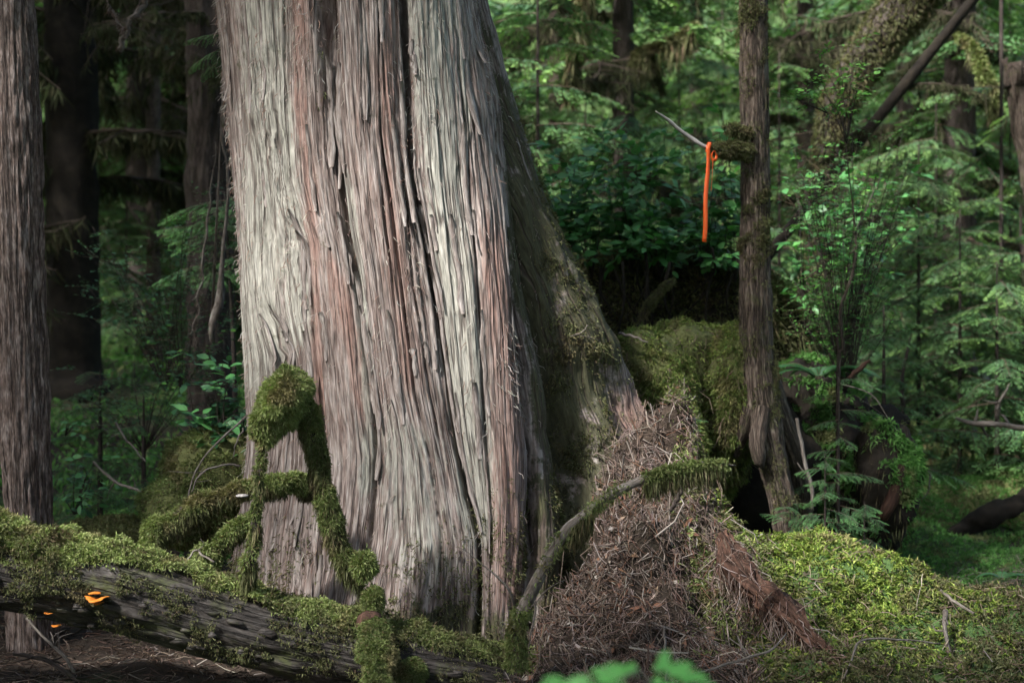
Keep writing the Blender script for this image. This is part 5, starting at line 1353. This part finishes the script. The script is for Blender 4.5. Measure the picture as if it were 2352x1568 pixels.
# sword fern
def fern(c, label, n, L, spread):
    root = thing("sword_fern", c, label, "fern")
    for i in range(n):
        a = spread[0] + (spread[1] - spread[0]) * (i + rng.random() * .6) / n; l = L * rng.uniform(.75, 1.1)
        h = np.array([math.cos(a), math.sin(a) * .6 - .25, 0]); t = np.linspace(0, 1, 34)
        ax = np.array(c) + h * (t * l * .85)[:, None] + np.array([0, 0, 1]) * (l * (.75 * t - .72 * t * t))[:, None]
        T = norm(np.gradient(ax, axis=0)); s = norm(np.cross(T, [0, 0, 1.0])); up = np.cross(s, T)
        B = []; D = []; NN = []; LL = []
        for sd in (-1, 1):
            B.append(ax[3:]); D.append(norm(s[3:] * sd + T[3:] * .35 - np.array([0, 0, .15]))); NN.append(up[3:]); LL.append(l * .15 * np.sin(np.pi * np.clip(t[3:] * .93 + .06, 0, 1)) ** .8 + .004)
        V, F = kites(np.vstack(B), np.vstack(D), np.vstack(NN), np.concatenate(LL), .017)
        v2, f2 = rods(ax[:-1], ax[1:], .002, 0)
        g = merge([(V, F, rep(palette(len(V) // 4, [(.045, .14, .045), (.06, .17, .055), (.05, .13, .06)]))), (v2, f2, np.tile([[.12, .10, .05]], (len(v2), 1)))])
        obj("frond", g[0], g[1], M_LEAFMASS, root, {"col": g[2]}, smooth=False)
fern(P(1880, 870, 9.1), "sword fern with arching fronds right of the slim tree", 11, .48, (-.5, 3.3))
fern(P(2300, 1330, 8.2), "small fern clump half hidden in the right-hand moss", 5, .2, (-.3, 3.2))

# hanging roots and dead boughs on the left
for (pts_, rr, lab) in (([(520, -60, 8.9), (512, 250, 8.9), (520, 420, 8.9), (508, 600, 8.9), (500, 700, 8.9), (488, 790, 8.9)], [.006, .008, .010, .014, .03, .012], "thicker frayed root dangling left of the cedar"),
                        ([(500, 330, 9.0), (478, 480, 9.0), (466, 600, 9.0), (455, 700, 9.0), (440, 800, 9.0)], [.003, .005, .007, .006, .003], "thin root dangling left of the frayed one"),
                        ([(345, -40, 8.6), (325, 15, 8.55), (300, 50, 8.5), (285, 85, 8.5), (272, 115, 8.5)], [.02, .018, .015, .012, .02], "broken dead branch hanging from the top left"),
                        ([(240, 0, 8.6), (262, 40, 8.55), (285, 75, 8.5)], [.003, .004, .004], "thin dead twig crossing the broken branch at top left")):
    v, f, g = tube(Ps(pts_), rr, 40, 7, .004, 18, int(rng.integers(99)), wob=.03)
    root = thing("hanging_root" if "root" in lab else "dead_branch", P(*pts_[0]), lab, "root" if "root" in lab else "branch")
    obj("stem", v, f, M_STICK, root, {"flow": g})
    p, nr = sample(v, f, 260, None)
    V, F = rods(p, p + norm(np.array([0, 0, -1.0]) + .5 * rng.normal(size=p.shape)) * rng.uniform(.01, .05, (len(p), 1)), .0012, .2)
    obj("fibres", V, F, M_TWIG, root, {"col": rep(palette(len(p), *LIT), 9)}, kind="stuff")

# ------------------------------------------------------------------ right background floor
mo, moV, moF = moss_lump("mossy_log", [(P(2240, 1190, 11.6), (.7, .5, .34), 131, .16, 2.5), (P(2400, 1180, 11.6), (.7, .5, .42), 132, .16, 2.5), (P(2110, 1215, 11.3), (.3, .4, .24), 133, .2, 3)],
          "bright green moss-covered log lying at right in middle distance", "log", 22000, MOSS_GREEN, .05, .016, spread=.6)
v, f, g = tube(Ps([(2160, 1235, 10.9), (2230, 1205, 10.9), (2300, 1172, 10.9), (2420, 1120, 10.9)]), [.03, .07, .08, .09], 50, 28, .06, 6, 134)
obj("rotten_log", v, f, M_PEAT_SHADE, None, {"flow": g}, label="black rotten trunk lying below the green mossy log", cat="log")
p, nr = ground_pts(2.4, 5.4, 8.6, 11.3, 40000, lambda x, y: .4 + .6 * sstep(.35, .5, fbm2(x * 2, y * 2, 135))); p, nr = cull(p, nr, 1900)
moss_obj(None, p[:14000], nr[:14000], .05, .016, MOSS_GREEN, name="far_moss", spread=.7, label="moss carpet on the floor between the pit and right edge", cat="moss", seed=136)
p, nr = ground_pts(1.5, 8.5, 11.5, 20, 60000, lambda x, y: .3 + .7 * sstep(.4, .55, fbm2(x, y, 137))); p, nr = cull(p, nr, 1800)
moss_obj(None, p[:16000], nr[:16000], .09, .03, MOSS_MID, name="floor_plants", spread=.7, label="pale green ground plants under the far saplings at right", cat="plants", seed=138)
p, nr = ground_pts(-9, -1, 10, 24, 60000, lambda x, y: .3 + .7 * sstep(.4, .55, fbm2(x, y, 139))); p, nr = cull(p, nr)
moss_obj(None, p[:14000], nr[:14000], .09, .03, MOSS_GREEN, name="floor_plants", spread=.7, label="dim green ground plants covering the slope at left", cat="plants", seed=140)
v, f, g = tube(Ps([(2030, 940, 13.5), (2080, 935, 13.4), (2160, 955, 13.2)]), [.07, .085, .06], 24, 16, .03, 5, 141)
obj("dead_log", v, f, M_DARKBARK, None, {"flow": g}, label="short black dead log under the far saplings", cat="log")
stick_thing("dead_branch", Ps([(2195, 960, 10.6), (2240, 972, 10.5), (2300, 975, 10.4), (2370, 985, 10.3)]), [.012, .022, .022, .024], "pale-lit dead branch reaching in from the right edge", M_STICK, cat="branch", spurs=3)
stick_thing("dead_branch", Ps([(2290, 960, 11.0), (2300, 915, 10.9), (2320, 880, 10.9)]), [.012, .01, .004], "forked grey twig above the pale-lit dead branch", M_STICK, cat="branch", spurs=3)
stick_thing("dead_branch", Ps([(2110, 1110, 9.9), (2135, 1085, 9.9), (2130, 1130, 9.9), (2112, 1150, 9.9)]), [.006, .007, .006, .003], "crooked pale twig left of the mossy log", M_STICK, cat="branch", spurs=2)
stick_thing("dead_branch", Ps([(1950, 870, 8.8), (1975, 845, 8.8), (2000, 828, 8.8)]), [.014, .016, .008], "reddish broken stick beside the crooked sapling stem", M_ROT, cat="branch", spurs=0)
stick_thing("dead_branch", Ps([(2075, 960, 12), (2072, 880, 12), (2085, 800, 12), (2090, 770, 12)]), [.02, .018, .012, .006], "thin dead sapling pole at right of the seedlings", M_DARKBARK, cat="branch", spurs=5)

# ------------------------------------------------------------------ out-of-focus sprig close to the camera
fs = thing("near_sprig", on_ground(.3, 2.3), "out-of-focus bright green sprig at the bottom edge", "sprig")
v, f, g = tube([on_ground(.28, 2.3), np.array([.27, 2.3, .6]), P(1500, 1590, 2.3), P(1430, 1560, 2.2)], [.006, .005, .004, .002], 20, 6, 0)
obj("stem", v, f, M_STICK, fs, {"flow": g})
me = make_mesh("leaf", HLV, HLF); me.materials.append(mat_leaf("sprig leaf", (.10, .34, .075), (.15, .42, .11), .5, .3, .4))
for (px, py, yaw, s) in ((1580, 1550, .1, .05), (1600, 1572, -.3, .05), (1560, 1562, .5, .05), (1400, 1545, 2.7, .05), (1460, 1528, 2.2, .05), (1515, 1522, .9, .05), (1280, 1575, 3.3, .05), (1430, 1536, 2.5, .05), (1530, 1545, .2, .07), (1450, 1552, 2.8, .07), (1340, 1568, 2.9, .065), (1500, 1535, .3, .055), (1540, 1532, .1, .05), (1470, 1545, 2.6, .06), (1420, 1555, 2.9, .06), (1360, 1562, 3.0, .06), (1300, 1566, 3.1, .055), (1565, 1545, -.5, .045), (1500, 1555, -1.2, .05), (1440, 1572, 3.6, .06), (1380, 1582, 3.4, .06), (1520, 1575, -.8, .055), (1480, 1590, 3.4, .06), (1330, 1590, 3.2, .06)):
    inst("leaf", me, placed(P(px, py + 2, 2.25 + rng.normal() * .05), yaw, -.05 + rng.normal() * .2, s * .68, .95 * math.cos(yaw) + rng.normal() * .2), fs)

# ------------------------------------------------------------------ far forest mass and an unseen canopy added to shade the scene
geo = bough_geo(1.0, 8, .12, .06, HPAL, (.11, .20, .065), 300)
gv, gf, gc = geo
Vs = []; Fs = []; Cs = []; o_ = 0
for i in range(430):
    y = rng.uniform(27, 56); x = rng.uniform(-.46, .46) * y; z = float(H(x, y)) + rng.uniform(0, 8.5)
    M = placed(np.array([x, y, z]), rng.uniform(0, 6.28), rng.normal() * .2 + .1, rng.uniform(2.0, 4.0))
    Vs.append(gv @ M[:3, :3].T + M[:3, 3]); Fs.append(gf + o_); Cs.append(gc * rng.uniform(.7, 1.3)); o_ += len(gv)
obj("far_forest", np.vstack(Vs), np.vstack(Fs), M_NEEDLE, None, {"col": np.vstack(Cs)}, smooth=False, label="mass of far green conifer foliage behind everything", cat="forest", kind="stuff")

SV = np.array(sv)
def gap(x, y, z):
    """openings cut in the unseen canopy so sun rays reach chosen places"""
    g = np.zeros_like(x)
    for (tx, ty, tz, r, s) in GAPS:
        t = (z - tz) / SV[2]
        g = np.maximum(g, s * np.exp(-(((x - tx - SV[0] * t) ** 2 + (y - ty - SV[1] * t) ** 2) / r ** 2) ** 1.5))
    return g
GAPS = [(-.5, 7.0, 2.2, 1.3, 1.0), (.0, 7.0, 1.3, .9, 1.0), (.25, 7.0, .9, .55, 1.0), (-2.45, 7.4, 3.0, .9, 1.0), (-2.4, 7.4, 2.3, .6, 1.0), (1.2, 8.3, 2.6, .9, .8), (1.7, 7.2, .4, 1.2, 1.0), (-1.6, 6.3, .7, 1.1, 1.0), (-2.4, 6.3, .8, 1.0, 1.0), (-.6, 6.3, .5, .7, .9), (.3, 2.3, 1.1, .7, 1.0), (.6, 6.8, .8, .7, .6), (-.95, 6.3, 1.1, .75, 1.0),
        (4.6, 12.5, 1.6, 1.7, .98), (4.2, 11.5, .5, 1.6, 1.0), (4.5, 18, 3.0, 1.5, .9), (1.2, 14, 3.2, 1.1, .9), (-6.8, 24, 2.0, 1.8, 1.0), (-5.6, 21, 1.5, 1.0, .9), (-2.7, 11.2, 2.5, 1.0, 1.0), (6, 20, 3, 2.4, .8), (2, 19, 4, 1.6, .8), (2.6, 9, 3.0, .9, .9), (.9, 9.6, 2.9, 1.4, 1.0), (3.6, 11.5, 2.2, 1.3, .9), (1.0, 22, 5, 2.0, .9), (5, 26, 5, 2.5, .9), (-5, 26, 4, 2, .8), (5.5, 15, 2.5, 1.5, .9), (1.9, 11, 3.6, .9, .9)]
n = 26000
x = rng.uniform(-26, 24, n); y = rng.uniform(-20, 44, n); z = rng.uniform(9.5, 13.5, n)
kz = rng.random(n) > np.minimum(gap(x, y, z) + (.1 + .5 * sstep(-2, 3, x)) * sstep(.52, .66, fbm2(x * .35, y * .35, 151)), 1.0)
kz &= rng.random(len(x)) > .75 * sstep(1.0, 4, x) * sstep(8.0, 11, y) + .75 * sstep(-2.5, -1.0, x) * sstep(2.5, 1, x) * sstep(6.5, 8.5, y) * sstep(14, 11.5, y)  # canopy thinned over the right background and shrubs to let skylight in
kz &= ((z - CAMZ) / np.maximum(y, .1) > .36) | (y < 0)
c_ = np.stack([x, y, z], -1)[kz]
# unseen foliage added on the sides and behind the viewer to cut ambient light
m = 9000
an = rng.uniform(-.15, math.pi + .15, m); rd = rng.uniform(14, 24, m)
sx_ = np.cos(an) * rd; sy_ = 6 - np.sin(an) * rd * 1.0
c_ = np.vstack([c_, np.stack([sx_, sy_, rng.uniform(0, 11, m)], -1)])
m = 5500  # extra unseen foliage across the sun's path, deepening shade outside the openings
ex = rng.uniform(-17, -2.5, m); ey = rng.uniform(-8, 6.5, m); ez = rng.uniform(9.5, 13.5, m); ek = rng.random(m) > gap(ex, ey, ez)
c_ = np.vstack([c_, np.stack([ex, ey, ez], -1)[ek]])
m = 7500  # extra unseen foliage added to darken the left background
ex = rng.uniform(-26, -6.5, m); ey = rng.uniform(5.5, 36, m); ez = rng.uniform(9.5, 13.5, m); ek = rng.random(m) > gap(ex, ey, ez)
c_ = np.vstack([c_, np.stack([ex, ey, ez], -1)[ek]])
m = 5000  # unseen side curtain added to keep light off the left background
c_ = np.vstack([c_, np.stack([rng.uniform(-30, -17, m), rng.uniform(5, 48, m), rng.uniform(1, 11, m)], -1)]); n = len(c_)
V, F = kites(c_, norm(rng.normal(size=(n, 3)) * np.array([1, 1, .35])), norm(np.array([0, 0, 1.0]) + .35 * rng.normal(size=(n, 3))), rng.uniform(.45, 1.0, n), rng.uniform(.2, .4, n))
obj("unseen_shade_canopy", V, F, M_NEEDLE, None, {"col": rep(palette(n, *HPAL))}, smooth=False, label="unseen conifer foliage added overhead and around to shape the light", cat="canopy", kind="stuff")
